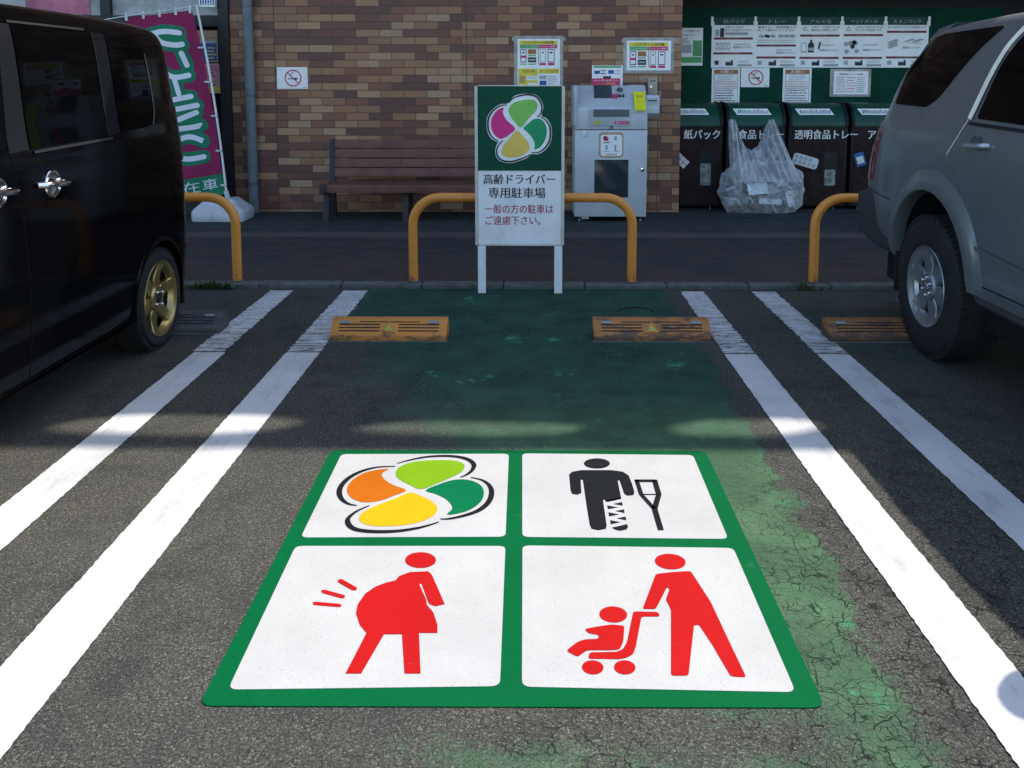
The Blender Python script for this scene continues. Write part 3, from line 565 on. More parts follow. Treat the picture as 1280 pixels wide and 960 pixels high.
def bottle_poster(x0, x1, z1, label, both):
    w = x1-x0; h = w*.665; z0 = z1-h; zb = z1-w*1.13 if both else z0
    a = Art(9.998); a.rect(x0-.04, x1+.035, zb-.03, z1+.035, TP_, .4)
    a.rect(x0-.06, x1+.06, z1-.02, z1+.02, TP_, .5)
    a.Y -= .001; a.base(x0, x1, zb, z1, W_, .003)
    X = lambda t: x0+w*t
    Z = lambda t: z1-h*t
    a.rect(X(.05), X(.93), Z(.19), Z(.06), YE_); a.text('ペットボトル回収機', X(.13), X(.85), Z(.175), Z(.075), K_, 2, .012)
    a.rect(X(.06), X(.49), Z(.33), Z(.20), GR_); a.text('ペットボトルのふた', X(.09), X(.46), Z(.30), Z(.23), W_, 2)
    a.rect(X(.51), X(.93), Z(.33), Z(.20), MG_); a.text('キャンペーン実施中', X(.54), X(.90), Z(.30), Z(.23), W_, 2)
    a.rect(X(.49), X(.50), Z(.90), Z(.20), K_, 2)
    for (p, q, dc) in ((.07, .21, K_), (.53, .66, G_), (.71, .87, K_)):
        a.rect(X(p), X(q), Z(.82), Z(.36), dc); a.rect(X(p+.015), X(q-.015), Z(.79), Z(.39), W_, 2)
        a.rect(X(p+.045), X(q-.045), Z(.50), Z(.45), K_, 3)
    a.rect(X(.07), X(.21), Z(.66), Z(.58), MG_, 3)
    a.rect(X(.25), X(.44), Z(.53), Z(.36), BR_); a.rect(X(.25), X(.44), Z(.82), Z(.64), K_); a.rect(X(.27), X(.42), Z(.76), Z(.70), G_, 2)
    a.rect(X(.25), X(.43), Z(.60), Z(.56), GR_); a.rect(X(.06), X(.22), Z(.90), Z(.86), GR_); a.rect(X(.25), X(.43), Z(.90), Z(.86), GR_)
    a.rect(X(.52), X(.67), Z(.92), Z(.84), MG_); a.rect(X(.71), X(.87), Z(.92), Z(.84), MG_)
    if both:
        zz = z1-h-.012
        a.rect(X(.02), X(.475), zb+.005, zz, YE_); a.rect(X(.50), X(.98), zz-.055, zz, YE_)
        a.text('お知らせ', X(.12), X(.40), zz-.045, zz-.010, K_, 2); a.text('ポイント回収機', X(.53), X(.95), zz-.045, zz-.012, BR_, 2)
        a.rect(X(.05), X(.18), zz-.16, zz-.08, TN_, 2); a.rect(X(.22), X(.46), zz-.13, zz-.08, W_, 2); lines(a, X(.23), X(.45), zz-.12, zz-.085, 2, G_, lay=3)
        a.rect(X(.05), X(.17), zb+.01, zz-.18, W_, 2); a.rect(X(.24), X(.46), zb+.01, zb+.05, W_, 2)
        a.rect(X(.52), X(.68), zz-.12, zz-.075, PG and G_, 2); a.rect(X(.52), X(.68), zz-.19, zz-.135, BL_, 2); a.rect(X(.5), X(.76), zb+.002, zb+.02, BL_, 2)
        lines(a, X(.71), X(.95), zb+.03, zz-.075, 4, G_, lay=2)
    o = a.build('recycling_poster', ALL, base=((x0+x1)/2, 9.99, zb)); return tag(o, label, 'poster')
bottle_poster(-.155, .325, 1.995, 'tall taped poster with yellow headline on the bricks, rising behind the green signboard', True)
bottle_poster(1.075, 1.572, 1.975, 'wide taped poster with yellow headline on the bricks, right of the grey machine top', False)
# small lock box on the bricks
t = thing('lock_box', (1.365, 9.99, 1.38), 'small beige metal box on the bricks right behind the grey machine', 'box')
MB().box(1.315, 1.418, 9.945, 9.998, 1.36, 1.555).build('case', M('beige_metal', (.34, .31, .25), .5, dirt=.3), t, bevel=.004)
a = Art(9.944); a.text('資源', 1.335, 1.395, 1.515, 1.54, PK and 0, 1); a.build('lettering', [PK], t)
MB().lathe([(0, .001), (0, .012), (-.012, .012), (-.012, .001)], (1.345, 9.945, 1.46), 'Y', 14).build('lock', M('chrome', (.75, .75, .76), .12, metal=1), t, smooth=40)
# poster pair on the entrance glass
a = Art(10.118); a.base(-3.88, -3.585, 1.74, 2.10, TN_, .004); a.rect(-3.87, -3.60, 1.755, 1.955, BL_); a.poly([(-3.87, 1.90), (-3.80, 1.96), (-3.74, 1.90), (-3.80, 1.84)], BR_, 2)
a.text('いらっしゃい', -3.86, -3.61, 2.0, 2.04, K_, 2); lines(a, -3.70, -3.61, 1.77, 1.92, 4, YE_); a.rect(-3.87, -3.60, 1.955, 1.985, PK and G_, 1)
tag(a.build('window_poster', ALL, base=(-3.73, 10.11, 1.74)), 'blue and tan poster on the dark glass beside the banner pole, upper of two', 'poster')
a = Art(10.118); a.base(-3.84, -3.56, 1.385, 1.725, PK_, .004); lines(a, -3.83, -3.58, 1.56, 1.71, 4, MG_, .6); lines(a, -3.83, -3.58, 1.46, 1.54, 2, K_); a.rect(-3.835, -3.565, 1.395, 1.455, YE_, 2)
lines(a, -3.82, -3.58, 1.40, 1.45, 2, K_, lay=3)
tag(a.build('window_poster', ALL, base=(-3.70, 10.11, 1.385)), 'pink and yellow notice on the dark glass beside the banner pole, lower of two', 'poster')
# yellow board low behind the banner
t = thing('display_board', (-4.2, 9.86, .03), 'low orange yellow board with a blue stripe behind the foot of the banner', 'board')
OY = M('board_orange', (.50, .30, .06), .55); MB().box(-4.75, -3.56, 9.84, 9.90, .16, .84).build('panel', OY, t, bevel=.004)
MB().box(-4.74, -3.57, 9.834, 9.838, .70, .77).build('stripe', PBL, t); MB().box(-4.7, -3.6, 9.85, 9.89, .03, .158).build('foot', DK, t)
# roof-edge sign seen at the top
a = Art(9.9); a.base(-3.70, -3.52, 2.345, 2.44, W_, .01)
for k in range(6): a.rect(-3.685+k*.028, -3.668+k*.028, 2.365, 2.42, BL_)
tag(a.build('price_card', ALL, base=(-3.6, 9.9, 2.345)), 'small white card with blue marks hanging above the banner top', 'card')
# ================================================================== green recycling board and its notices
GB = M('board_green', (.004, .042, .026), .7, var=.2, vs=3, spec=.08)
tag(MB().box(1.2, 5.743, 10.90, 10.945, .5, 2.412).build('notice_board', GB, base=(3.5, 10.9, .5), bevel=.004), 'large dark green board filling the back of the recycling alcove', 'board')
Y0 = 10.899
t = thing('instruction_board', (3.52, Y0, 1.695), 'wide white instruction panel of five columns across the green board', 'sign')
a = Art(Y0).base(2.206, 4.845, 1.690, 2.250, W_, .006); a.build('backing', ALL, t)
heads = ['紙パック', 'トレー', 'アルミ缶', 'ペットボトル', 'たまごパック']
def column(i, x0, x1):
    a = Art(Y0-.006); w = x1-x0; X = lambda q: x0+w*q
    a.rect(x0+.03, x1-.03, 2.205, 2.302, DG_); 
    tw = {2: .34, 3: .30, 0: .36, 1: .26, 4: .46}.get(i, .4); tw = min(.5, .085*len(heads[i])+.05)
    a.text(heads[i], X(.5)-w*tw*.62, X(.5)+w*tw*.62, 2.225, 2.272, G_, 2, .01)
    zs = [(2.03, 1.85), (1.945, 1.80), (2.065, 1.795), (2.07, 1.795), (2.11, 1.80)][i]
    for k, z in enumerate(zs):
        a.rect(X(.045), X(.94), z, z+.026, RD_); a.text(('回収箱に入れる前に', 'リサイクルの流れ')[k], X(.33), X(.65), z+.004, z+.022, G_, 2)
    intro = [('牛乳パックなど', '紙マークのあるパックです'), ('発泡トレー 食品容器です', '洗って乾かしてください'), ('このマークの付いている', '飲料缶を回収します'), ('このマークのついている', 'ペットボトルを回収します'), ('全てのたまごパックを回収します', '')][i]
    xo = .30 if i in (0, 2, 3) else .06
    if intro[0]: a.text(intro[0], X(xo), X(.93 if i not in (0,) else .72), 2.165, 2.192, K_, 2, .008)
    if intro[1]: a.text(intro[1], X(xo), X(.9), 2.13, 2.157, K_, 2, .008)
    if i == 0:
        a.rect(X(.19), X(.28), 2.06, 2.17, K_, 2); a.rect(X(.08), X(.17), 2.07, 2.15, G_, 1); a.rect(X(.31), X(.82), 2.085, 2.118, G_, 2)
    if i in (2, 3): a.ring(X(.15), 2.155, .035, .010, K_, 2, n=3, a0=90, a1=450)
    if i == 1:
        for k in range(3): a.poly([(X(.08+k*.13), 2.06), (X(.19+k*.13), 2.05), (X(.22+k*.13), 2.08), (X(.11+k*.13), 2.095)], (G_, K_, G_)[k], 2+k)
        for k in range(3): a.poly([(X(.52+k*.13), 2.06), (X(.63+k*.13), 2.05), (X(.66+k*.13), 2.085), (X(.55+k*.13), 2.095)], G_, 2+k)
        lines(a, X(.06), X(.92), 1.985, 2.035, 2, G_)
    zc = (zs[0]+zs[1])/2+.013
    if i in (0,):
        for k in range(4): a.rect(X(.10+k*.085), X(.165+k*.085), zc-.045, zc+.04, G_, 2); a.rect(X(.115+k*.085), X(.15+k*.085), zc-.03, zc+.02, W_, 3)
    if i == 2:
        a.rect(X(.07), X(.19), zc-.07, zc+.05, G_, 2); a.rect(X(.085), X(.175), zc-.055, zc+.04, W_, 3)
        a.poly([(X(.23), zc-.07), (X(.37), zc-.07), (X(.37), zc+.03), (X(.32), zc+.06), (X(.32), zc+.085), (X(.28), zc+.085), (X(.28), zc+.06), (X(.23), zc+.03)], K_, 2)
        a.rect(X(.24), X(.36), zc-.05, zc-.01, G_, 3); a.bar((X(.47), zc-.03), (X(.51), zc+.06), .02, K_, 2)
    if i == 3:
        for k, (u, v) in enumerate(((.08, .03), (.17, .04), (.23, .00), (.30, .04), (.26, .05), (.10, -.06), (.33, -.055))): a.disc((X(u+.03), a.Y-.003, zc+v), .028, 'Y', 10, (K_ if k in (2, 4) else G_), th=.001)
    if i == 4:
        for k in range(3): a.poly([(X(.06), zc-.03+k*.03), (X(.26), zc+.01+k*.03), (X(.32), zc-.01+k*.03), (X(.12), zc-.05+k*.03)], G_, 2+k)
        for k in range(2): a.poly([(X(.42+k*.2), zc+.04), (X(.62+k*.2), zc+.075), (X(.70+k*.2), zc+.06), (X(.5+k*.2), zc+.03)], G_, 2+k)
    if i != 4: a.text('回収ボックスへ', X(.5), X(.93), zc-.055 if i in (2, 3) else zc-.03, zc-.028 if i in (2, 3) else zc, K_, 2, .008)
    else: a.text('回収ボックスへ', X(.42), X(.82), zc-.05, zc-.022, K_, 2, .008)
    lines(a, X(.5), X(.9), zc+.005, zc+.035, 1, G_)
    z = 1.745
    a.rect(X(.08), X(.17), z-.02, z+.03, G_ if i else K_, 2)
    a.poly([(X(.33), z-.03), (X(.50), z-.03), (X(.50), z+.035), (X(.45), z+.035), (X(.45), z+.005), (X(.41), z+.025), (X(.41), z+.005), (X(.37), z+.025), (X(.37), z+.005), (X(.33), z+.025)], K_, 2)
    a.rect(X(.60), X(.93), z-.04, z-.012, G_, 2); lines(a, X(.6), X(.9), z+.0, z+.035, 2, G_)
    o = a.build('column_print', ALL, t); o['label'] = 'instructions headed '+['milk cartons', 'trays', 'aluminium cans', 'plastic bottles', 'egg packs'][i]
for i in range(5): column(i, 2.206+i*.527, 2.206+(i+1)*.527+.008)
for i in range(6): xx = 2.212+i*.527; MB().box(xx-.018, xx+.012, Y0-.011, Y0-.0065, 2.195, 2.308).build('divider', PW, t)
def plea(x0, x1, label):
    a = Art(Y0).base(x0, x1, 1.235, 1.683, W_, .005); w = x1-x0; X = lambda q: x0+w*q
    a.rect(X(.08), X(.93), 1.615, 1.665, BR_); a.text('お願い', X(.28), X(.74), 1.622, 1.658, W_, 2, .01)
    a.rect(X(.08), X(.93), 1.44, 1.612, G_); a.rect(X(.10), X(.91), 1.446, 1.606, W_, 2)
    lines(a, X(.2), X(.8), 1.53, 1.60, 3, G_, .5, 3); lines(a, X(.12), X(.9), 1.45, 1.53, 3, RE_, .4, 3, .05)
    a.rect(X(.08), X(.93), 1.262, 1.436, G_); a.rect(X(.10), X(.91), 1.268, 1.43, W_, 2); lines(a, X(.13), X(.89), 1.27, 1.428, 5, K_, .5, 3, .25)
    a.rect(X(.72), X(.88), 1.243, 1.256, BR_)
    return tag(a.build('request_notice', ALL, base=((x0+x1)/2, Y0, 1.235)), label, 'notice')
plea(2.220, 2.565, 'narrow white notice with brown header beside the no smoking sign on the green board')
plea(3.092, 3.440, 'narrow white notice with brown header standing alone under the middle of the five-column panel')
no_smoking(2.576, 2.925, 1.452, 1.686, Y0, 'white no smoking sign on the green board under the five-column panel')
a = Art(Y0); a.rect(3.67, 4.17, 1.335, 1.675, TP_, .4); a.Y -= .001; a.base(3.715, 4.135, 1.363, 1.645, W_, .004)
a.text('資源回収についてのお願い', 3.775, 4.085, 1.60, 1.62, K_, 2, .02); lines(a, 3.745, 3.865, 1.385, 1.585, 7, G_); lines(a, 3.875, 3.985, 1.385, 1.585, 6, RE_, .35); lines(a, 3.995, 4.11, 1.385, 1.585, 8, G_)
tag(a.build('notice_sheet', ALL, base=(3.92, Y0, 1.36)), 'white landscape sheet of small print taped to the green board above the bins', 'notice')
a = Art(Y0); a.base(1.72, 2.10, 1.715, 2.171, W_, .004); a.rect(1.73, 2.09, 1.75, 1.82, GR_); a.rect(1.98, 2.09, 1.83, 2.02, GR_); a.rect(1.75, 1.965, 1.87, 1.97, G_); a.text('リサイクル市民の会', 1.75, 2.06, 2.12, 2.15, K_, 2); a.text('協力店です', 1.80, 2.0, 2.07, 2.10, K_, 2); lines(a, 1.75, 1.96, 1.98, 2.05, 3, K_)
tag(a.build('green_leaflet', ALL, base=(1.91, Y0, 1.715)), 'white and green leaflet on the green board at the edge of the brick wall', 'leaflet')
# ================================================================== central signboard
t = thing('parking_sign', (-.08, 6.2, 0), 'upright white signboard with green emblem top and Japanese notice, standing at the kerb', 'sign')
WM = M('white_enamel', (.80, .80, .79), .5, var=.05, dirt=.12); CR = M('cream_frame', (.56, .53, .46), .45, dirt=.25)
MB().box(-.375, .213, 6.185, 6.205, .358, 1.478).build('board', WM, t)
mb = MB(); mb.box(-.397, -.376, 6.172, 6.218, .352, 1.480); mb.box(.214, .235, 6.172, 6.218, .352, 1.480); mb.box(-.375, .213, 6.176, 6.214, .346, .357)
mb.box(-.375, .213, 6.176, 6.214, 1.479, 1.486)
mb.build('frame', CR, t, bevel=.002, bseg=1)
for x in (-.352, .195): MB().box(x-.028, x+.028, 6.176, 6.212, .0, .345).build('leg', WM, t, bevel=.003, bseg=1)
MB().box(-.375, .213, 6.1815, 6.1845, .885, 1.478).build('emblem_panel', M('sign_green', (.006, .068, .038), .6, var=.1, spec=.12), t)
a = Art(6.181, .0012); cx, ztop = -.080, 1.480
LS = {k: crom([(cx+u, ztop+v) for u, v in q], 4) for k, q in LOGO_SIGN.items()}
LW = M('emblem_white', (.80, .81, .80), .4, var=.04)
mats = [LW, M('emblem_lime', (.20, .50, .09), .5, var=.04), M('emblem_magenta', (.66, .028, .21), .5, var=.04), M('emblem_green', (.008, .28, .11), .5, var=.04), M('emblem_yellow', (.74, .53, .10), .5, var=.04), PK]
a.poly(LS['white'], 0, 0)
for i, k in enumerate(('lime', 'magenta', 'green', 'yellow')): a.poly(LS[k], i+1, 2)
for q in ARCS_SIGN:
    A, B = stroke(crom([(cx+u, ztop+v) for u, v in q], 5, False), .006, .013)
    for i in range(len(A)-1): a.poly([A[i], A[i+1], B[i+1], B[i]], 5, 3)
a.build('emblem', mats, t)
def wr(txt, px0, px1, py0, py1, m, bold):
    # board print measured on the board: 5.60 mm across, 5.69 mm down per unit
    f = .00565
    x0, x1 = -.08+(px0-650)*f, -.08+(px1-650)*f; z1, z0 = 1.480-(py0-107)*f, 1.480-(py1-107)*f
    a = Art(6.1845, .001); a.text(txt, x0, x1, z0, z1, 0, 1, bold); a.build('lettering', [m], t)
wr('高齢ドライバー', 604.5, 694, 216.5, 229.5, PK, .020); wr('専用駐車場', 611, 682, 233.5, 247, PK, .020)
RI = M('print_crimson', (.36, .012, .06), .6); wr('一般の方の駐車は', 606, 692, 255, 266.5, RI, .010); wr('ご遠慮下さい。', 607, 676, 269.5, 281, RI, .010)
# ================================================================== orange guard rails
def guard_mat():
    m, g, p, pos = mat_base('guard_orange')
    sx = g.n('SeparateXYZ'); g.put(sx.inputs[0], pos)
    c = g.mix(g.noise(pos, 5, 5), (.74, .285, .040), (.60, .225, .034))
    ch = g.m('MULTIPLY', g.ss(g.noise(pos, 55, 5, .7), .57, .63), .9)
    low = g.m('MULTIPLY', g.ss(g.noise(pos, 24, 5, .7), .42, .6), g.ss(sx.outputs[2], .13, .02))
    c = g.mix(g.m('MAXIMUM', g.m('MULTIPLY', ch, .5), low), c, (.13, .055, .03)); g.put(p.inputs['Base Color'], c)
    p.inputs['Roughness'].default_value = .42; g.put(p.inputs['Normal'], g.bump(g.noise(pos, 80, 3), .15, .003)); return m
GM = guard_mat()
def guard(x0, x1, label):
    t = thing('guard_rail', ((x0+x1)/2, 6.40, .03), label, 'guard rail', 'orange tubular guard rails along the kerb')
    r = .205; zt = .665; P = [(x0, 6.40, -.02), (x0, 6.40, .25)]
    P += [(x0+r-r*math.cos(math.radians(k*9)), 6.40, zt-r+r*math.sin(math.radians(k*9))) for k in range(11)]
    P += [(x1-r+r*math.sin(math.radians(k*9)), 6.40, zt-r+r*math.cos(math.radians(k*9))) for k in range(11)]
    P += [(x1, 6.40, .25), (x1, 6.40, -.02)]
    MB().tube(P, .0345, 20).build('rail', GM, t, smooth=60)
    for x in (x0, x1): MB().lathe([(0, .045), (.006, .045), (.010, .036)], (x, 6.40, .034), 'Z', 20).build('collar', M('mortar_collar', (.10, .10, .09), .9), t)
guard(-.872, .745, 'orange bent pipe guard rail passing behind the central signboard')
guard(2.085, 3.70, 'orange bent pipe guard rail behind the silver grey car, in front of the recycling bins')
guard(-3.80, -2.185, 'orange bent pipe guard rail behind the black van, in front of the white banner base')
# ================================================================== wheel stops
def stop_mat(name, c0, c1, wear, wearc):
    m, g, p, pos = mat_base(name)
    c = g.mix(g.noise(pos, 8, 5), c0, c1); w = g.noise(g.mapv(pos, (.6, 1, 2)), 14, 8, .75)
    sx = g.n('SeparateXYZ'); g.put(sx.inputs[0], pos); nd = g.n('NewGeometry'); sn = g.n('SeparateXYZ'); g.put(sn.inputs[0], nd.outputs['Normal'])
    lowz = g.ss(sx.outputs[2], .075, .02)
    f = g.ss(g.m('ADD', w, g.m('MULTIPLY', lowz, .13)), wear, wear+.13); c = g.mix(g.m('MULTIPLY', f, .9), c, wearc)
    c = g.mix(g.m('MULTIPLY', g.ss(g.noise(pos, 100, 3, .7), .6, .7), .5), c, (.05, .04, .03))
    g.put(p.inputs['Base Color'], c); p.inputs['Roughness'].default_value = .7; g.put(p.inputs['Normal'], g.bump(g.noise(pos, 120, 4), .5, .004)); return m
SM = stop_mat('stop_orange', (.60, .235, .03), (.44, .17, .03), .57, (.085, .060, .045)); SD = M('stop_groove', (.035, .022, .018), .85)
SGY = stop_mat('stop_grey', (.026, .029, .029), (.040, .043, .041), .45, (.060, .064, .062))
RFL = M('reflector_grey', (.22, .24, .25), .3, metal=.2)
def wheel_stop(x0, x1, yf, label, m, tri=True):
    t = thing('wheel_stop', ((x0+x1)/2, yf+.08, 0), label, 'wheel stop', 'wheel stop blocks at the heads of the bays')
    # section: low front lip, slope with ribs, flat top
    s = [(yf, .002), (yf, .035), (yf+.012, .046), (yf+.080, .105), (yf+.092, .110), (yf+.150, .110), (yf+.162, .102), (yf+.175, .002)]
    c = .022
    MB().prism([(x0, y, z) for y, z in s], (x1-x0, 0, 0)).build('block', m, t, bevel=.009, smooth=40)
    def on(u, v, lift):  # v along the slope 0..1
        y = yf+.012+.068*v; z = .046+.059*v; return (x0+(x1-x0)*u, y-.065*lift*10/10, z+.075*lift)
    for k, (v0, v1) in enumerate(((.16, .24), (.40, .48), (.64, .72), (.86, .92))):
        for (u0, u1) in (((.07, .42), (.58, .93)) if tri and k < 3 else ((.07 if k < 3 else .24, .93 if k < 3 else .76),)):
            MB().prism([on(u0, v0, .02), on(u1, v0, .02), on(u1, v1, .02), on(u0, v1, .02)], (0, .006, -.006)).build('groove', SD, t)
    for u0, u1 in ((.075, .16), (.84, .925)):
        MB().prism([on(u0, .75, .05), on(u1, .75, .05), on(u1, .95, .05), on(u0, .95, .05)], (0, .006, -.006)).build('reflector', RFL, t)
    if tri:
        MB().prism([on(.44, .05, .06), on(.56, .05, .06), on(.50, .95, .06)], (0, .006, -.006)).build('warning_triangle', SM, t)
        MB().prism([on(.467, .16, .09), on(.533, .16, .09), on(.50, .66, .09)], (0, .004, -.004)).build('triangle_mark', M('mark_green_yellow', (.33, .36, .08), .5), t)
    MB().box(x0-.008, x1+.008, yf-.010, yf-.001, .001, .005).build('glue_line', M('glue_grey', (.12, .14, .14), .8), t)
wheel_stop(-1.176, -.492, 4.985, 'bright orange wheel stop left of the signboard in the middle bay', SM)
wheel_stop(.366, 1.053, 4.995, 'rust worn orange wheel stop right of the signboard in the middle bay', stop_mat('stop_rusty', (.46, .18, .035), (.30, .12, .035), .50, (.07, .045, .035)))
wheel_stop(1.744, 2.43, 5.0, 'dull orange wheel stop beside the rear tyre of the silver grey car', stop_mat('stop_dull', (.30, .12, .03), (.20, .09, .03), .48, (.05, .038, .03)), False)
wheel_stop(-2.56, -1.872, 5.13, 'bare dark grey wheel stop behind the rear wheel of the black van', SGY, False)
# ================================================================== bench
t = thing('park_bench', (-1.38, 9.45, .03), 'dark brown slatted plastic bench against the brick wall', 'bench')
BN = M('bench_brown', (.135, .056, .042), .5, var=.2, dirt=.25); BL = M('bench_leg', (.030, .024, .028), .5)
x0, x1 = -2.16, -.50
def slab(y0, z0, y1, z1, th, xa, xb, name, m=BN, bv=.006):
    d = Vector((0, y1-y0, z1-z0)); nn = Vector((0, -d.z, d.y)).normalized()*th
    return MB().prism([(xa, y0, z0), (xb, y0, z0), (xb, y1, z1), (xa, y1, z1)], nn).build(name, m, t, bevel=bv)
for k in range(4):
    z = .475+k*.103; yy = 9.60+k*.020; slab(yy, z, yy+.017, z+.093, .026, x0, x1, 'back_slat')
for xx in (-1.93, -1.655+.21, -.905, -.56):
    slab(9.612, .49, 9.682, .86, -.010, xx-.03, xx+.03, 'back_batten', BN, .003)
for k in range(3): MB().box(x0-.035, x1+.035, 9.22+k*.125, 9.335+k*.125, .40, .432).build('seat_slat', BN, t, bevel=.006)
MB().box(x0-.035, x1+.035, 9.205, 9.222, .345, .430).build('seat_apron', BN, t, bevel=.006)
for xx in (x0-.03, -1.34, x1+.03):
    mb = MB(); w = .032
    mb.prism([(xx-w, 9.24, .03), (xx-w, 9.31, .03), (xx-w, 9.36, .34), (xx-w, 9.30, .34)], (2*w, 0, 0))
    mb.prism([(xx-w, 9.60, .03), (xx-w, 9.67, .03), (xx-w, 9.64, .42), (xx-w, 9.55, .34)], (2*w, 0, 0))
    mb.box(xx-w*.8, xx+w*.8, 9.26, 9.64, .325, .385)
    mb.build('leg', BL, t, bevel=.004)
for xx in (x0-.03, x1+.03):
    mb = MB(); mb.prism([(xx-.034, 9.56, .36), (xx-.034, 9.64, .36), (xx-.034, 9.735, .885), (xx-.034, 9.68, .885)], (.068, 0, 0)); mb.build('back_post', BL, t, bevel=.004)
    mb = MB(); mb.box(xx-.05, xx+.02, 9.19, 9.25, .335, .43); mb.build('arm_bracket', BL, t, bevel=.004)
# ================================================================== reverse vending machine
t = thing('recycling_machine', (.845, 9.45, .03), 'silver grey bottle collecting machine with black window against the bricks', 'machine')
MS = M('machine_silver', (.47, .51, .53), .42, metal=.2, var=.06); MD = M('machine_dark', (.05, .062, .066), .25); MP = M('machine_plate', (.40, .44, .46), .4)
MB().box(.462, 1.226, 9.28, 9.86, .085, 1.008).build('lower_cabinet', MS, t, bevel=.006)
MB().prism([(.462, y, z) for y, z in ((9.275, 1.014), (9.86, 1.014), (9.86, 1.475), (9.50, 1.475), (9.285, 1.245))], (.764, 0, 0)).build('upper_head', MS, t, bevel=.012, smooth=30)
MB().box(.446, .492, 9.265, 9.83, 1.05, 1.478).build('side_cheek', MP, t, bevel=.012)
MB().prism([(1.055, y, z) for y, z in ((9.262, 1.19), (9.30, 1.25), (9.50, 1.482), (9.86, 1.482), (9.86, 1.19))], (.165, 0, 0)).build('head_shoulder', MS, t, bevel=.02, smooth=30)
def slope(u0, u1, v0, v1, lift, name, m, par=t, extra=None):
    f = lambda u, v: (u, 9.285+.215*v-.0073*lift, 1.245+.23*v+.0068*lift)
    return MB().prism([f(u0, v0), f(u1, v0), f(u1, v1), f(u0, v1)], (0, .006, -.0056)).build(name, m, par)
slope(.67, .86, .42, .98, 1, 'screen', MD); slope(.905, .985, .62, .95, 1, 'slot_plate', MP); 
o = MB().lathe([(0, .001), (0, .034), (.01, .034), (.02, .022), (.02, .001)], (.945, 9.44, 1.425), 'Y', 20, sgn=-1).build('round_button', MD, t, smooth=40)
slope(.865, .915, .40, .58, 1, 'red_label', PMG); slope(.925, .955, .46, .56, 1, 'key_label', PK); slope(.965, .990, .46, .56, 1, 'key_label', PK)
MB().box(.61, 1.045, 9.262, 9.2745, 1.055, 1.235).build('intake_frame', MP, t, bevel=.003)
MB().box(.655, 1.03, 9.256, 9.2615, 1.15, 1.225).build('intake_slot', M('intake_dark', (.09, .115, .12), .5), t)
a = Art(9.2615); a.rect(.655, .73, 1.075, 1.105, 6); a.rect(.755, .82, 1.077, 1.10, 2); a.rect(.88, 1.03, 1.073, 1.105, 8); a.text('投入口', .662, .722, 1.08, 1.10, 1, 2); a.text('停止ボタン', .89, 1.02, 1.08, 1.10, 0, 2); a.build('instruction_labels', ALL, t)
MB().box(.545, .575, 9.258, 9.2745, .945, 1.005).build('latch', M('latch_white', (.7, .7, .7), .3), t, bevel=.004)
MB().lathe([(0, .001), (0, .018), (-.008, .018), (-.008, .011), (-.003, .011)], (.845, 9.276, 1.035), 'Y', 20).build('lock', MD, t)
MB().box(.672, 1.030, 9.274, 9.279, .295, .695).build('window', M('window_dark', (.022, .030, .033), .05, spec=.8), t)
MB().lathe([(0, .001), (0, .02), (-.012, .02), (-.014, .012), (-.014, .001)], (1.18, 9.279, .590), 'Y', 20).build('lock', M('chrome', (.75, .75, .76), .12, metal=1), t, smooth=40)
for x in (.52, 1.17):
    for y in (9.34, 9.80): MB().lathe([(0, .028), (.012, .028), (.014, .010), (.06, .010)], (x, y, .03), 'Z', 14).build('foot', M('chrome', (.75, .75, .76), .12, metal=1), t)
MB().box(.54, .62, 9.31, 9.34, .055, .084).build('plinth_clip', MP, t)
a = Art(9.2785); a.poly(rrect(.715, .975, .715, .985, .04), 12, .5); a.poly(rrect(.735, .960, .735, .960, .025), 0, 1)
a.rect(.765, .80, .90, .945, 1, 2); a.rect(.78, .815, .895, .93, 5, 3); a.rect(.76, .83, .872, .880, 1, 2); a.rect(.88, .905, .90, .945, 2, 2); a.rect(.785, .81, .80, .85, 2, 2); a.rect(.88, .90, .79, .855, 2, 2)
a.text('ご利用方法', .785, .91, .742, .762, 1, 2); a.rect(.76, .83, .78, .786, 2, 2); a.rect(.87, .94, .78, .786, 2, 2)
a.build('instruction_sticker', ALL, t)
MB().prism([(1.228, y, z) for y, z in ((9.42, 1.18), (9.44, 1.375), (9.78, 1.375), (9.78, 1.13), (9.50, 1.12))], (.145, 0, 0)).build('side_box', MS, t, bevel=.016, smooth=30)
MB().box(1.245, 1.34, 9.417, 9.432, 1.31, 1.322).build('card_slot', MD, t)
MB().box(1.235, 1.35, 9.424, 9.438, 1.27, 1.345).build('slot_plate', MP, t)
# papers on the machine
t = thing('leaflet_stand', (.825, 9.56, 1.476), 'white leaflet with green top edge and dark red strip standing on the machine top', 'leaflet')
a = Art(9.54); a.base(.655, .985, 1.478, 1.69, W_, .004); a.rect(.67, .97, 1.665, 1.685, GR_); a.rect(.68, .74, 1.60, 1.635, BL_); a.rect(.83, .89, 1.60, 1.64, BL_); lines(a, .75, .82, 1.59, 1.65, 2, K_); lines(a, .90, .97, 1.59, 1.65, 2, G_); a.rect(.775, .86, 1.55, 1.575, K_)
a.build('leaflet', ALL, t)
a = Art(9.52); a.base(.655, .955, 1.478, 1.552, MG_, .004); a.text('ペットボトルポイント', .675, .935, 1.515, 1.543, W_, 1, .01); a.text('ポイント回収機', .71, .90, 1.486, 1.505, YE_, 1, .01); a.build('red_strip', ALL, t)
t = MB(); yl = M('yellow_card', (.72, .70, .02), .5, var=.05)
t = thing('yellow_tag', (1.145, 9.25, 1.2), 'bright yellow paper tag stuck on the right shoulder of the grey machine', 'tag')
f = lambda u, v, l=0: (u, 9.262-.004+(.038 if v > .3 else .038*v/.3)+max(0, v-.3)*.16-.003*l, 1.235+v*.2+.002*l)
mb = MB(); nv = 8
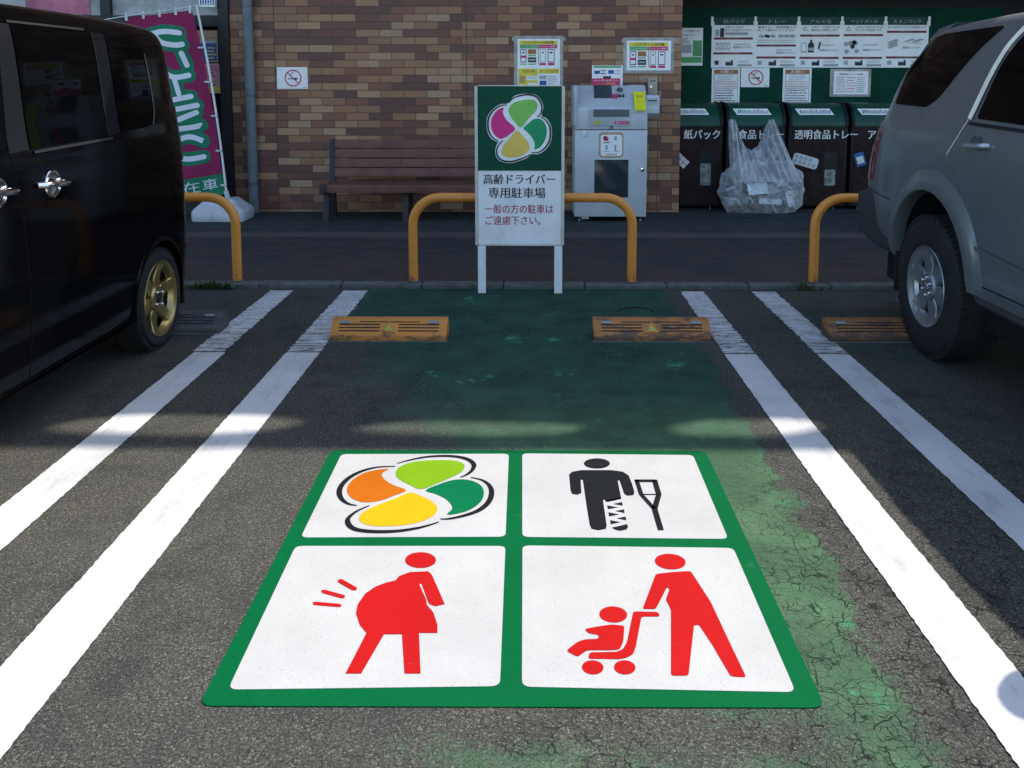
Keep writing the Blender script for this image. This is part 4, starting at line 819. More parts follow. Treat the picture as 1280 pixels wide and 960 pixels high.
for i in range(nv):
    v0, v1 = -.15+1.15*i/nv, -.15+1.15*(i+1)/nv; g_ = lambda u, v: (u, 9.252+max(0, v)*.15, 1.24+v*.17)
    mb.add([g_(1.085, v0), g_(1.205, v0), g_(1.205, v1), g_(1.085, v1)], [(0, 1, 2, 3)])
mb.build('paper', yl, t)
mb = MB(); vs, fs = text2d('受付中')
mb.add([(1.115+.065*p, 9.248+(.62+.16*q)*.15, 1.242+(.62+.16*q)*.17) for p, q in vs], fs); mb.build('lettering', PBR, t); mb = MB(); vs, fs = text2d('ポイント')
mb.add([(1.11+.075*p, 9.248+(.40+.1*q)*.15, 1.242+(.40+.1*q)*.17) for p, q in vs], fs); mb.build('lettering', BR_ and PBR, t)
# ================================================================== recycling bins
BB = M('bin_brown', (.020, .011, .011), .5, var=.35, vs=12, spec=.12); BG = M('bin_green', (.005, .055, .034), .4, var=.15, spec=.3); BK = M('bin_black', (.008, .0085, .010), .5, spec=.2)
PC = M('pictogram_print', (.55, .57, .58), .5); BW = M('bin_lettering', (.66, .66, .64), .5); WN = M('bin_window', (.025, .028, .030), .12); WC = M('bin_contents', (.20, .21, .20), .6, var=.5, vs=20)
def bin_(xl, word, tx, pict, label):
    w = .68; x0, x1 = xl, xl+w; yf = 10.22
    t = thing('recycling_bin', ((x0+x1)/2, 10.42, .03), label, 'recycling bin', 'green lidded recycling bins in the alcove')
    MB().box(x0, x1, yf, yf+.42, .07, 1.0).build('body', BK, t, bevel=.008)
    MB().box(x0+.04, x1-.04, yf-.006, yf-.001, .085, .985).build('front_panel', BB, t)
    P = [(yf-.012, 1.003), (yf-.012, 1.055), (yf+.02, 1.13), (yf+.09, 1.215), (yf+.18, 1.262), (yf+.42, 1.27), (yf+.42, 1.003)]
    P = P[:1]+chaikin(P[1:5], 2, False)+P[5:]
    o = MB().prism([(x0+.035, y, z) for y, z in P], (w-.07, 0, 0)).build('lid', BG, t, smooth=25)
    for xx in (x0, x1-.033): MB().prism([(xx, y-(.008 if i < len(P)-1 else 0), z+(.012 if 0 < i < len(P)-1 else 0)) for i, (y, z) in enumerate(P)], (.033, 0, 0)).build('lid_rim', BK, o, smooth=25)
    # label strip on the lid
    def f(u, v, l=0):
        y = yf+.02+.055*v; z = 1.13+.070*v; return (u, y-.006-.003*l, z+.006+.003*l)
    xa, xb = x0+.10, x0+.50
    s = MB().prism([f(xa+.02, .0), f(xb+.02, .0), f(xb-.02, 1), f(xa-.02, 1)], (0, .002, -.002)).build('label_strip', PW, o)
    mb = MB()
    for i in range(14):
        u = xa+.03+i*.026; hh = rp.uniform(.5, .85); mb.add([f(u, .2, 1), f(u+.017, .2, 1), f(u+.017, hh, 1), f(u, hh, 1)], [(0, 1, 2, 3)], 0 if i > 1 else 1)
    mb.build('label_print', [PG, PGR], o)
    a = Art(yf-.006); n = len(word); a.text(word, tx, tx+.118*n*.88, .855, .965, 0, 1, .022); a.build('lettering', [BW], t)
    # viewing window with contents
    wx = x0+.415
    MB().prism([(x, yf-.0062, z) for x, z in rrect(wx, wx+.15, .30, .70, .025)], (0, .004, 0)).build('window', WN, t)
    mb = MB(); hh = {'紙パック': .57, '透明食品トレー': .50}.get(word, .45); mb.prism([(x, yf-.0078, z) for x, z in rrect(wx+.012, wx+.135, .315, hh, .01)], (0, .0012, 0)); mb.build('window_contents', WC, t)
    a = Art(yf-.006)
    if pict == 'carton':
        c, s_ = math.cos(-.75), math.sin(-.75)
        for k in range(4):
            for j in range(3):
                if (k, j) in ((3, 0), (0, 2)): continue
                q = [(-.11+.055*k, -.08+.055*j), (-.06+.055*k, -.08+.055*j), (-.06+.055*k, -.03+.055*j), (-.11+.055*k, -.03+.055*j)]
                a.poly([(x0+.17+u*c-v*s_, .60+u*s_+v*c) for u, v in q], 0, 1)
        a.rect(x0+.05, x0+.11, .50, .58, 1, 2); a.rect(x0+.05, x0+.11, .40, .48, 0, 1)
    elif pict == 'tray':
        c, s_ = math.cos(-.28), math.sin(-.28); q = rrect(-.15, .15, -.065, .065, .035); a.poly([(x0+.20+u*c-v*s_, .60+u*s_+v*c) for u, v in q], 0, 1)
        for k in range(9):
            u = -.115+.055*(k % 5); v = -.028+.055*(k//5); q = rrect(u-.018, u+.018, v-.02, v+.02, .008, 2); a.poly([(x0+.20+uu*c-vv*s_, .60+uu*s_+vv*c) for uu, vv in q], 2, 2)
    elif pict == 'can':
        c, s_ = math.cos(.3), math.sin(.3); R_ = lambda L: [(x0+.11+u*c-v*s_, .62+u*s_+v*c) for u, v in L]
        a.poly(R_([(-.055, -.08), (.055, -.08), (.055, .08), (-.055, .08)]), 1, 1); a.poly(R_([(-.04, -.05), (.04, -.05), (.04, .035), (-.04, .035)]), 0, 2)
        a.poly([(x0+.21, .48), (x0+.33, .50), (x0+.29, .70)], 3, 1); a.poly([(x0+.245, .515), (x0+.295, .525), (x0+.28, .60)], 0, 2)
    a.build('pictogram', [PC, PBL, PG, PMG], t)
    for xx in (x0+.12, x0+.56): MB().lathe([(0, .02), (.01, .02), (.012, .008), (.045, .008)], (xx, yf+.05, .03), 'Z', 12).build('foot', M('chrome', (.75, .75, .76), .12, metal=1), t)
bin_(1.545, '紙パック', 1.775, 'carton', 'dark bin with a milk carton picture at the edge of the brick wall')
bin_(2.268, '食品トレー', 2.405, '', 'dark bin standing behind the big clear rubbish bag')
bin_(2.990, '透明食品トレー', 3.055, 'tray', 'dark bin with a white tray picture, between the rubbish bag and the car')
bin_(3.712, 'アルミ缶', 3.905, 'can', 'dark bin with a blue can picture, partly hidden by the silver grey car')
bin_(4.434, 'ペットボトル', 4.50, '', 'dark bin hidden behind the tail of the silver grey car')
# ================================================================== clear bag of trays
def film_mat():
    m, g, p, pos = mat_base('clear_film')
    nt = m.node_tree; tr = g.n('BsdfTransparent'); mx = g.n('MixShader')
    n1 = g.noise(g.mapv(pos, (1, 1, .6)), 11, 6, .65, .8); lw = g.n('LayerWeight'); lw.inputs[0].default_value = .35
    g.put(p.inputs['Base Color'], g.mix(n1, (.60, .63, .66), (.80, .82, .84))); p.inputs['Roughness'].default_value = .34
    hgt = g.m('ADD', n1, g.m('MULTIPLY', g.noise(pos, 38, 4, .6, 1.0), .35))
    g.put(p.inputs['Normal'], g.bump(hgt, .7, .02))
    tr.inputs[0].default_value = (.97, .98, .99, 1)
    f = g.m('ADD', g.m('MULTIPLY', g.ss(n1, .40, .72), .30), g.m('MULTIPLY', lw.outputs[1], .65), clamp=True)
    f = g.m('ADD', f, .10, clamp=True)
    g.put(mx.inputs[0], f); nt.links.new(tr.outputs[0], mx.inputs[1]); nt.links.new(p.outputs[0], mx.inputs[2])
    nt.links.new(mx.outputs[0], nt.nodes['Material Output'].inputs[0]); return m
FM = film_mat()
from mathutils import noise as mn
t = thing('rubbish_bag', (2.64, 10.0, .03), 'large clear plastic bag full of white food trays slumped in front of the tray bin', 'rubbish bag')
def bag(u, v):
    a = 2*math.pi*u; z = v**.8*.60
    w = .475*(1-.30*max(0, v-.45)**1.2)*(min(1, .80+v*2.2)); w *= (1 if v < .5 else 1-.9*(v-.5)**2)
    d = .165*min(1, .75+v*2.5)*(1-.8*max(0, v-.4)**1.6)
    x = 2.645+math.cos(a)*w; y = 9.995+math.sin(a)*d
    q = Vector((x*5, y*5, z*5)); k = .06*mn.fractal(q*.9, 1, 2, 2)+.018*mn.fractal(q*2.3, 1, 2, 2)
    return (x+math.cos(a)*k, min(10.2, y+math.sin(a)*k), max(.032, .032+z+k*.5*(v > .05)))
MB().grid(bag, 90, 34, closed_u=True).build('bag_body', FM, t, smooth=60)
def veil(u, v, s=1):
    ear = max(math.exp(-((u-.07)/.20)**2), math.exp(-((u-.88)/.20)**2)); dip = .40+.66*ear
    xt = 2.27+(u)*.56; xb = 2.25+u*.80; top = .56+(min(dip, 1.0)-.12)*.60
    z = .40+(top-.40)*v if True else 0
    x = xb+(xt-xb)*v**.9
    y = 9.88+.26*v+.02*math.sin(u*31+v*4)*(.4+.6*v)+.014*math.sin(u*67+2)+(.07*(1-v)*math.cos((u-.5)*3))*-1
    y += .03*mn.fractal(Vector((x*6, z*4, s)), 1, 2, 3)
    return (x, min(y, 10.195), z)
MB().grid(lambda u, v: veil(u, v), 120, 30).build('bag_neck', FM, t, smooth=60)
def veil2(u, v):
    x, y, z = veil(u, v, 5.0); return (x+.01, min(10.2, y+.035), z*.985)
MB().grid(veil2, 100, 24).build('bag_neck', FM, t, smooth=60)
mb = MB(); mb.grid(lambda u, v: (2.565+.018*math.cos(u*6.28)*(1+v), 9.885+.014*math.sin(u*6.28), .66+.09*v), 12, 4, closed_u=True); mb.build('bag_knot', FM, t, smooth=60)
TM = M('foam_tray', (.60, .63, .65), .5, var=.08); rb = random.Random(5)
trays = []
for i in range(40):
    x = rb.uniform(2.28, 2.98); z = rb.uniform(.08, .40); y = rb.uniform(9.90, 10.08)
    if z > .33 and (x < 2.35 or x > 2.9): continue
    trays.append((x, y, z, rb.uniform(.05, .11), rb.uniform(.035, .08), [rb.uniform(-.9, .9) for _ in range(3)]))
trays.append((2.55, 9.86, .315, .12, .07, [1.15, .1, .12])); trays.append((2.70, 9.87, .17, .13, .035, [1.3, 0, -.05])); trays.append((2.92, 9.9, .2, .05, .09, [1.4, .5, .3]))
for (x, y, z, a_, b_, r_) in trays:
    R3 = Matrix.Rotation(r_[0], 3, 'X') @ Matrix.Rotation(r_[1], 3, 'Y') @ Matrix.Rotation(r_[2], 3, 'Z')
    mb = MB(); h = .02; c = Vector((x, y, z)); F = lambda p: c+R3 @ Vector(p)
    o4 = [(-a_, -b_), (a_, -b_), (a_, b_), (-a_, b_)]; i4 = [(p*.78, q*.74) for p, q in o4]
    vs = [F((p, q, h)) for p, q in o4]+[F((p, q, 0)) for p, q in i4]+[F((p, q, -.003)) for p, q in i4]
    fs = [(4, 5, 6, 7), (11, 10, 9, 8)]+[(i, (i+1) % 4, 4+(i+1) % 4, 4+i) for i in range(4)]+[(i, 8+i, 8+(i+1) % 4, (i+1) % 4) for i in range(4)]
    mb.add(vs, fs); o = mb.build('food_tray', TM, t, bevel=.003, bseg=1)
# ================================================================== banner on a water base
t = thing('banner', (-3.25, 9.42, .03), 'tall leaning magenta banner with green edged white lettering on a white weighted base', 'banner')
def plinth_ring(z, s, dy): return [(-3.345+x*s[0], 9.40+y*s[1]+dy, z) for x, y in rrect(-1, 1, -1, 1, .22, 4)]
mb = MB(); lv = [(.032, (.275, .19)), (.05, (.285, .20)), (.135, (.285, .20)), (.165, (.262, .182)), (.245, (.175, .125)), (.265, (.15, .105))]
vs = []; 
for z, s in lv: vs += plinth_ring(z, s, 0)
k = len(plinth_ring(0, (1, 1), 0)); fs = [tuple(range(k-1, -1, -1)), tuple(range((len(lv)-1)*k, len(lv)*k))]
for i in range(len(lv)-1): fs += [(i*k+j, i*k+(j+1) % k, (i+1)*k+(j+1) % k, (i+1)*k+j) for j in range(k)]
mb.add([(v[0]+.005, v[1], v[2]) for v in vs], fs); mb.build('water_base', M('base_white', (.46, .49, .52), .45, dirt=.25), t, smooth=35)
MB().tube([(-3.29, 9.42, .26), (-3.31, 9.42, .34)], .026, 14).build('socket', M('base_white', (0, 0, 0)), t, smooth=50)
PT = (-3.567, 9.47, 2.325)
def pole(tt): # slight bend
    return Vector((-3.30, 9.42, .26)).lerp(Vector(PT), tt)+Vector((.028*math.sin(math.pi*tt), 0, 0))
MB().tube([pole(i/20) for i in range(21)], .0125, 10).build('pole', M('pole_white', (.62, .64, .67), .3, var=.04), t, smooth=60)
MB().tube([(-3.38, 9.46, 2.345), PT, (-3.66, 9.46, 2.305), (-4.40, 9.46, 2.20), (-4.7, 9.46, 2.15)], .006, 8).build('crossbar', M('pole_white', (0, 0, 0)), t, smooth=60)
# cloth: corner points TR, TL, BL, BR
TR, TL, BR2, BL2 = Vector((-3.610, 9.46, 2.272)), Vector((-4.335, 9.46, 2.192)), Vector((-3.325, 9.44, .30)), Vector((-4.02, 9.44, .18))
def cloth(u, v):  # u 0 left..1 right, v 0 top..1 bottom
    p = TL.lerp(TR, u).lerp(BL2.lerp(BR2, u), v); bow = .05*math.sin(math.pi*v)
    return p+Vector((bow*.6, .018*math.sin(u*7+v*3)*(.3+v)+.012*math.sin(v*17+u*4), 0))
def cl(p, l=0): v = cloth(p[0], p[1]); return (v[0], v[1]-.002*l, v[2])
CM = M('banner_magenta', (.21, .012, .070), .8, var=.1); CG = M('banner_green', (.008, .16, .085), .8, var=.1); CW = M('banner_white', (.60, .63, .68), .8, var=.06)
mb = MB(); mb.grid(lambda u, v: cloth(u, v*.885), 30, 80); o = mb.build('cloth', CM, t, smooth=80)
MB().grid(lambda u, v: cloth(u, .885+v*.115), 30, 12).build('cloth_hem', CG, t, smooth=80)
for k in range(5): 
    q = cloth(.02+.245*k if k < 4 else .97, 0); MB().box(q.x-.012, q.x+.014, q.y-.01, q.y+.006, q.z-.03, q.z+.055).build('loop', M('loop_white', (.5, .52, .55), .6), t)
for v in (.20, .385, .57, .76, .95): q = cloth(1, v); e = pole(1-v*1.0); MB().tube([tuple(q+Vector((-.03, -.008, 0))), (e.x+.01, e.y-.014, q.z)], .011, 8).build('loop', M('loop_white', (0, 0, 0)), t, smooth=60)
# the lettering strokes (written downwards), in cloth coordinates
def glyph(strokes, cx, cy, sx, sy, name='lettering'):
    gm = MB(); wm = MB()
    def band(mb, pts, w, lay):
        P = crom([(p[0], p[1]) for p in pts], 6, False) if len(pts) > 2 else [tuple(Vector(pts[0]).lerp(Vector(pts[1]), i/8)) for i in range(9)]
        P = [(cx+p[0]*sx, cy+p[1]*sy) for p in P]
        ar = .725/2.0  # cloth width over height
        L = len(P)
        # round ends
        W3 = []
        for i, p in enumerate(P):
            a = Vector(P[max(i-1, 0)]); b = Vector(P[min(i+1, L-1)]); d = Vector(((b-a).x*.725, (b-a).y*2.0)).normalized(); nn = Vector((-d.y/.725, d.x/2.0))
            W3.append((Vector(p)+nn*w/2, Vector(p)-nn*w/2))
        for i in range(L-1): mb.add([cl(W3[i][0], lay), cl(W3[i+1][0], lay), cl(W3[i+1][1], lay), cl(W3[i][1], lay)], [(0, 1, 2, 3)])
        for p in (P[0], P[-1]):
            mb.add([cl((p[0]+w/2*math.cos(k*.5236)/.725, p[1]+w/2*math.sin(k*.5236)/2.0), lay) for k in range(12)], [tuple(range(12))])
    for j, s in enumerate(strokes): band(gm, s, .150, 1+j*.12)
    for j, s in enumerate(strokes): band(wm, s, .056, 2.4+j*.12)
    g_ = gm.build('letter_edge', CG, t, weld=False); wm.build(name, CW, t, weld=False)
glyph([[(-.5, -.9), (.05, -1.0), (.62, -.72)], [(-.35, -.85), (-.1, -.1), (.35, .25), (.62, .25)]], .50, .155, .40, .062)
glyph([[(.42, -.8), (.5, .1)], [(-.45, -.8), (-.35, .2), (0, .85), (.5, .85)]], .52, .275, .44, .072)
glyph([[(-.02, -.7), (.06, .8)]], .52, .378, .4, .060)
glyph([[(-.2, -.5), (.38, -.62)], [(-.5, .8), (.52, .6)]], .55, .475, .44, .042)
glyph([[(-.15, -.3), (.45, -.9)], [(-.5, .8), (.2, .9), (.52, .8)]], .54, .575, .46, .042)
glyph([[(-.4, -.7), (.1, -.9), (.55, -.4)], [(-.4, .5), (.0, .75), (.5, .75)], [(-.4, -.6), (-.45, .5)]], .53, .725, .44, .072)
for body, u0, u1 in (('在', .36, .62), ('車', .66, .90)):
    vs, fs = text2d(body); MB().add([cl((u0+(u1-u0)*p, .965-.062*q), 2) for p, q in vs], fs).build('small_lettering', CW, t)
# ================================================================== weeds at the guard feet
def weed(cx, cy, w, n, label, seed):
    r = random.Random(seed); mb = MB()
    for i in range(n):
        x = cx+r.gauss(0, w*.45); y = cy+r.uniform(-.03, .04); L = r.uniform(.025, .075); a = r.uniform(0, 6.28); lean = r.uniform(.2, 1.3); ww = r.uniform(.003, .010)
        d = Vector((math.cos(a)*lean, math.sin(a)*lean, 1)).normalized(); s = Vector((-math.sin(a), math.cos(a), 0))*ww; b = Vector((x, y, .005))
        mid = b+d*L*.55; tip = b+d*L+Vector((0, 0, -L*.25*lean))
        mb.add([b-s*.4, b+s*.4, mid+s, mid-s, tip], [(0, 1, 2, 3), (3, 2, 4)], r.choice((0, 0, 1)))
    o = mb.build('weed_clump', [M('weed_green', (.035, .065, .018), .7, var=.4, vs=30), M('weed_dry', (.11, .085, .035), .8)], base=(cx, cy, 0), weld=False)
    tag(o, label, 'weed', 'weeds along the kerb')
weed(-2.36, 6.29, .20, 240, 'low green weeds at the foot of the guard rail behind the black van', 1)
weed(2.0, 6.30, .10, 60, 'sparse weeds at the foot of the guard rail beside the silver grey car', 2)
# ================================================================== vehicles
class Car:
    """body lofted from cross sections; rows: y, zb, W(belt half width), Wt(roof half width), zt(roof), zbelt"""
    def __init__(s, xc, sgn, rows, ringf, n=120):
        s.xc = xc; s.sg = sgn; s.ringf = ringf
        rows = chaikin(rows, 3, False); s.rows = rows
        s.y0, s.y1 = rows[0][0], rows[-1][0]
    def params(s, y):
        R = s.rows
        if y <= R[0][0]: return R[0]
        for a, b in zip(R, R[1:]):
            if a[0] <= y <= b[0]:
                t = (y-a[0])/max(1e-9, b[0]-a[0]); return tuple(p+(q-p)*t for p, q in zip(a, b))
        return R[-1]
    def ring(s, y): return chaikin(s.ringf(*s.params(y)), 2, False)
    def side(s, y, z):
        """x on the near side"""
        R = s.ring(y); best = None
        for a, b in zip(R, R[1:]):
            if a[1] != b[1] and min(a[1], b[1]) <= z <= max(a[1], b[1]):
                w = a[0]+(b[0]-a[0])*(z-a[1])/(b[1]-a[1]); best = w if best is None else max(best, w)
        if best is None: best = R[-6][0] if z > R[-6][1] else max(p[0] for p in R)
        return s.xc+s.sg*best
    def body(s, n=110):
        mb = MB(); ys = sorted(set([s.y0+(s.y1-s.y0)*i/n for i in range(n+1)]+[r[0] for r in s.rows]))
        ys = [y for i, y in enumerate(ys) if i == 0 or y-ys[i-1] > .004]
        vs = []; K = None
        for y in ys:
            R = s.ring(y); full = [(w, z) for w, z in R]+[(-w, z) for w, z in R[-2:0:-1]]
            K = len(full); vs += [(s.xc+w, y, z) for w, z in full]
        fs = [(i*K+j, i*K+(j+1) % K, (i+1)*K+(j+1) % K, (i+1)*K+j) for i in range(len(ys)-1) for j in range(K)]
        L = len(ys)-1; fs += [tuple(range(K-1, -1, -1)), tuple(range(L*K, (L+1)*K))]
        return mb.add(vs, fs)
    def drape(s, P, lift=.003, near=True, cell=.06, edge=.012):
        """a thin plate following the body side; P in (y, z)"""
        bm = bmesh.new(); vs = [bm.verts.new((0, y, z)) for y, z in P]; bm.faces.new(vs)
        ys = [p[0] for p in P]; zs = [p[1] for p in P]
        def cut(co, no):
            bmesh.ops.bisect_plane(bm, geom=bm.verts[:]+bm.edges[:]+bm.faces[:], plane_co=co, plane_no=no, dist=1e-5)
        y = min(ys)+cell
        while y < max(ys): cut((0, y, 0), (0, 1, 0)); y += cell
        z = min(zs)+cell
        while z < max(zs): cut((0, 0, z), (0, 0, 1)); z += cell
        sg = 1 if near else -1
        for v in bm.verts:
            x = s.side(v.co.y, v.co.z); x = x if near else 2*s.xc-x
            v.co.x = x+s.sg*sg*lift
        be = [e for e in bm.edges if e.is_boundary]
        r = bmesh.ops.extrude_edge_only(bm, edges=be)
        for v in r['geom']:
            if isinstance(v, bmesh.types.BMVert): v.co.x -= s.sg*sg*(lift+edge)
        bm.verts.index_update(); m = MB(); m.add([v.co.copy() for v in bm.verts], [tuple(v.index for v in f.verts) for f in bm.faces]); bm.free()
        return m
    def seam(s, pts, w=.004, lift=.0012, near=True):
        """thin strip along a polyline in (y, z)"""
        P = crom(pts, 6, False) if len(pts) > 2 else [tuple(Vector(pts[0]).lerp(Vector(pts[1]), i/14)) for i in range(15)]
        A, B = stroke(P, w, w); m = MB(); sg = 1 if near else -1
        def X(p): x = s.side(*p); x = x if near else 2*s.xc-x; return (x+s.sg*sg*lift, p[0], p[1])
        for i in range(len(P)-1): m.add([X(A[i]), X(A[i+1]), X(B[i+1]), X(B[i])], [(0, 1, 2, 3)])
        return m
def cut_wells(o, off, wells, inner):
    bm = bmesh.new()
    for (xa, xb, y, z, r) in wells:
        res = bmesh.ops.create_cone(bm, cap_ends=True, segments=56, radius1=r, radius2=r, depth=abs(xb-xa),
              matrix=Matrix.Translation(Vector(((xa+xb)/2, y, z))-off) @ Matrix.Rotation(math.pi/2, 4, 'Y'))
    me = bpy.data.meshes.new('c'); bm.to_mesh(me); bm.free(); me.materials.append(inner)
    c = bpy.data.objects.new('c', me); COL.objects.link(c)
    me0 = o.data; me0.materials.append(inner)
    md = o.modifiers.new('b', 'BOOLEAN'); md.operation = 'DIFFERENCE'; md.object = c; md.solver = 'EXACT'; md.material_mode = 'TRANSFER'
    c.location = o.matrix_world.translation if o.parent is None else (0, 0, 0)
    if o.parent: c.parent = o.parent
    bpy.context.view_layer.update()
    dg = bpy.context.evaluated_depsgraph_get(); ev = bpy.data.meshes.new_from_object(o.evaluated_get(dg))
    o.modifiers.clear(); o.data = ev; ev.name = o.name
    ev.polygons.foreach_set('use_smooth', [True]*len(ev.polygons)); ev.set_sharp_from_angle(angle=math.radians(32))
    bpy.data.objects.remove(c)
TY = M('tyre_rubber', (.016, .0165, .018), .75, var=.2, bump=.3, bs=40); WELL = M('wheel_well', (.006, .006, .007), .9)
def tyre(par, x, y, z, R, rr, wid, sgn):
    """outer face at x, body of the tyre goes in direction -sgn"""
    P = [(-.012, rr-.006), (-.002, rr+.004), (.004, rr+(R-rr)*.35), (.002, R-(R-rr)*.35), (-.010, R-.022), (-.028, R-.006), (-.05, R), (-wid*.5, R+.001),
         (-wid+.05, R), (-wid+.02, R-.012), (-wid, R-.05), (-wid, rr), (-.04, rr-.006)]
    mb = MB().lathe(P+[P[0]], (x, y, z), 'X', 72, sgn=sgn)
    # tread grooves
    n = 64
    for i in range(n):
        a = 2*math.pi*i/n
        for (u0, u1) in ((-.05, -.012), (-wid+.012, -wid+.05)):
            um = (u0+u1)/2; d = Vector((0, math.cos(a), math.sin(a))); tt = Vector((0, -math.sin(a), math.cos(a)))
            c = Vector((x+sgn*um, y, z))+d*(R-.006); mb.obox(c, Vector((sgn*(u1-u0)/2, 0, 0)), tt*(R*math.pi/n*.62), d*.009)
    return mb.build('tyre', TY, par, smooth=45)
def alloy(par, x, y, z, r, sgn, m, n, wid, name='rim', open_w=.5, nuts=4, deep=.05, cap=None, band=.10):
    """dish with n spokes and true openings between them; returns the rim object"""
    mb = MB()
    MB().lathe([(-wid+.03, r-.03), (-.052, r-.028), (-.030, r-.024)], (x, y, z), 'X', 72, sgn=sgn).build('rim_barrel', M('barrel_dark', (.010, .010, .011), .6, spec=.2), par, smooth=40)
    mb.lathe([(-.040, r*(1-band)-.012), (-.020, r*(1-band)), (-.012, r-.018), (-.004, r-.008), (.002, r), (-.006, r+.004), (-.02, r+.002)], (x, y, z), 'X', 72, sgn=sgn)
    r0, r1 = r*.31, r-.018
    for i in range(n):
        a0 = 2*math.pi*i/n+.25
        # spoke as a lofted strip, wider at hub and rim
        secs = []
        for k in range(9):
            t = k/8; rad = r0*.7+(r1-r0*.7)*t; hw = (r0*.72)*(1-t)**1.4+(open_w*r)*(.20+.16*t**3) ; hw = min(hw, rad*math.sin(math.pi/n)*.99)
            dep = -deep*.55*(1-t)**.5-.010-.010*math.sin(math.pi*t)
            d = Vector((0, math.cos(a0), math.sin(a0))); tt = Vector((0, -math.sin(a0), math.cos(a0)))
            c = Vector((x, y, z))+d*rad; f = Vector((sgn, 0, 0))
            secs.append([c+tt*hw+f*(dep-.03), c+tt*hw+f*(dep-.006), c+tt*hw*.86+f*dep, c-tt*hw*.86+f*dep, c-tt*hw+f*(dep-.006), c-tt*hw+f*(dep-.03)])
        vs = [v for q in secs for v in q]; K = 6
        fs = [(i2*K+j, i2*K+(j+1) % K, (i2+1)*K+(j+1) % K, (i2+1)*K+j) for i2 in range(8) for j in range(K)]+[tuple(range(K-1, -1, -1)), tuple(range(8*K, 9*K))]
        mb.add(vs, fs)
    hub = -deep*.5-.012
    mb.lathe([(hub-.03, r0+.012), (hub+.0, r0+.010), (hub+.010, r0), (hub+.012, r0*.45), (hub-.004, r0*.42), (hub-.004, .001)], (x, y, z), 'X', 36, sgn=sgn)
    o = mb.build(name, m, par, smooth=38)
    ch = M('chrome', (.75, .75, .76), .12, metal=1)
    nb = MB()
    for i in range(nuts):
        a = 2*math.pi*i/nuts+.6; q = Vector((x+sgn*(hub+.010), y+math.cos(a)*r0*.72, z+math.sin(a)*r0*.72))
        nb.lathe([(-.01, .010), (.010, .010), (.014, .006), (.014, .001)], q, 'X', 6, sgn=sgn)
    nb.build('wheel_nuts', ch, o)
    cm = cap or M('cap_black', (.012, .012, .014), .3); MB().lathe([(hub-.006, r0*.40), (hub+.016, r0*.38), (hub+.020, r0*.30), (hub+.020, .001)], (x, y, z), 'X', 28, sgn=sgn).build('centre_cap', cm, o, smooth=40)
    return o
def wheel(car, x, y, z, R, r, wid, sgn, m, n, **k):
    MB().lathe([(-.10, .001), (-.10, r-.028)], (x, y, z), 'X', 40, sgn=sgn).build('brake_backing', M('brake_dark', (.012, .012, .013), .7), car)
    w = tyre(car, x, y, z, R, r, wid, sgn); w.name = 'wheel'; return alloy(w, x, y, z, r, sgn, m, n, wid, **k)
def blob(mb, c, s, n=14, m=9, p=2.6):
    def f(u, v):
        a = 2*math.pi*u; b = math.pi*(v-.5)
        sg = lambda t: math.copysign(abs(t)**(2/p), t)
        return (c[0]+s[0]*sg(math.cos(b))*sg(math.cos(a)), c[1]+s[1]*sg(math.cos(b))*sg(math.sin(a)), c[2]+s[2]*sg(math.sin(b)))
    return mb.grid(f, n*2, m*2, closed_u=True)
CHR = M('chrome', (.75, .75, .76), .12, metal=1)
# ------------------------------------------------------------------ black box van on the left
BP = M('van_black', (.0015, .0015, .0018), .08, coat=.0, var=.1, spec=.09); VG = M('van_glass', (.0012, .0014, .0016), .03, spec=.045); RUB = M('black_rubber', (.010, .010, .011), .6)
van = thing('box_van', (-2.83, 3.7, 0), 'black tall box van with gold wheels and chrome door handles, parked on the left', 'van')
def vring(y, zb, W, Wt, zt, zs):
    return [(0, zb), (W-.16, zb), (W-.035, zb+.01), (W-.015, zb+.09), (W-.004, zb+.26), (W, .70), (W-.001, zs-.18), (W-.012, zs-.02), (W-.024, zs+.05), ((W*.35+Wt*.65), zs+(zt-zs)*.70),
            (Wt+.002, zt-.075), (Wt-.035, zt-.012), (Wt-.14, zt+.004), (Wt*.45, zt+.018), (0, zt+.022)]
vrows = [(1.98, .25, .52, .46, .80, .70), (2.02, .22, .66, .56, .93, .80), (2.14, .20, .722, .62, 1.0, .88), (2.45, .19, .737, .62, 1.10, .98), (2.62, .19, .737, .60, 1.22, 1.05), (2.95, .19, .737, .64, 1.64, 1.15), (3.12, .19, .737, .67, 1.80, 1.2),
         (3.4, .19, .737, .69, 1.835, 1.21), (4.3, .19, .737, .69, 1.84, 1.22), (4.9, .20, .737, .69, 1.83, 1.23), (5.12, .21, .737, .685, 1.815, 1.23), (5.20, .22, .730, .662, 1.775, 1.22), (5.26, .23, .722, .645, 1.67, 1.20), (5.32, .24, .708, .63, 1.45, 1.13), (5.37, .25, .685, .60, 1.25, 1.02), (5.395, .28, .62, .54, 1.12, .92)]
VC = Car(-2.83, 1, vrows, vring)
vb = VC.body().build('body', BP, van, smooth=35)
wf = 4.868-2.46
cut_wells(vb, Vector(van.location), [(xa, xb, y, .285, .325) for y in (4.868, wf) for xa, xb in ((-2.36, -1.9), (-3.8, -3.30))], WELL)
GOLD = M('gold_rim', (.33, .245, .10), .30, metal=.8, var=.06)
for y in (4.868, wf):
    wheel(van, -2.100, y, .285, .287, .214, .165, 1, GOLD, 6, open_w=.46, nuts=4, deep=.030)
    wheel(van, -3.560, y, .285, .287, .214, .165, -1, GOLD, 6, open_w=.46, nuts=4, deep=.030)
def vglass(P, nm='window', near=True, lab=None):
    o = VC.drape(P, .0035, near).build(nm, VG, van, smooth=30)
    return o
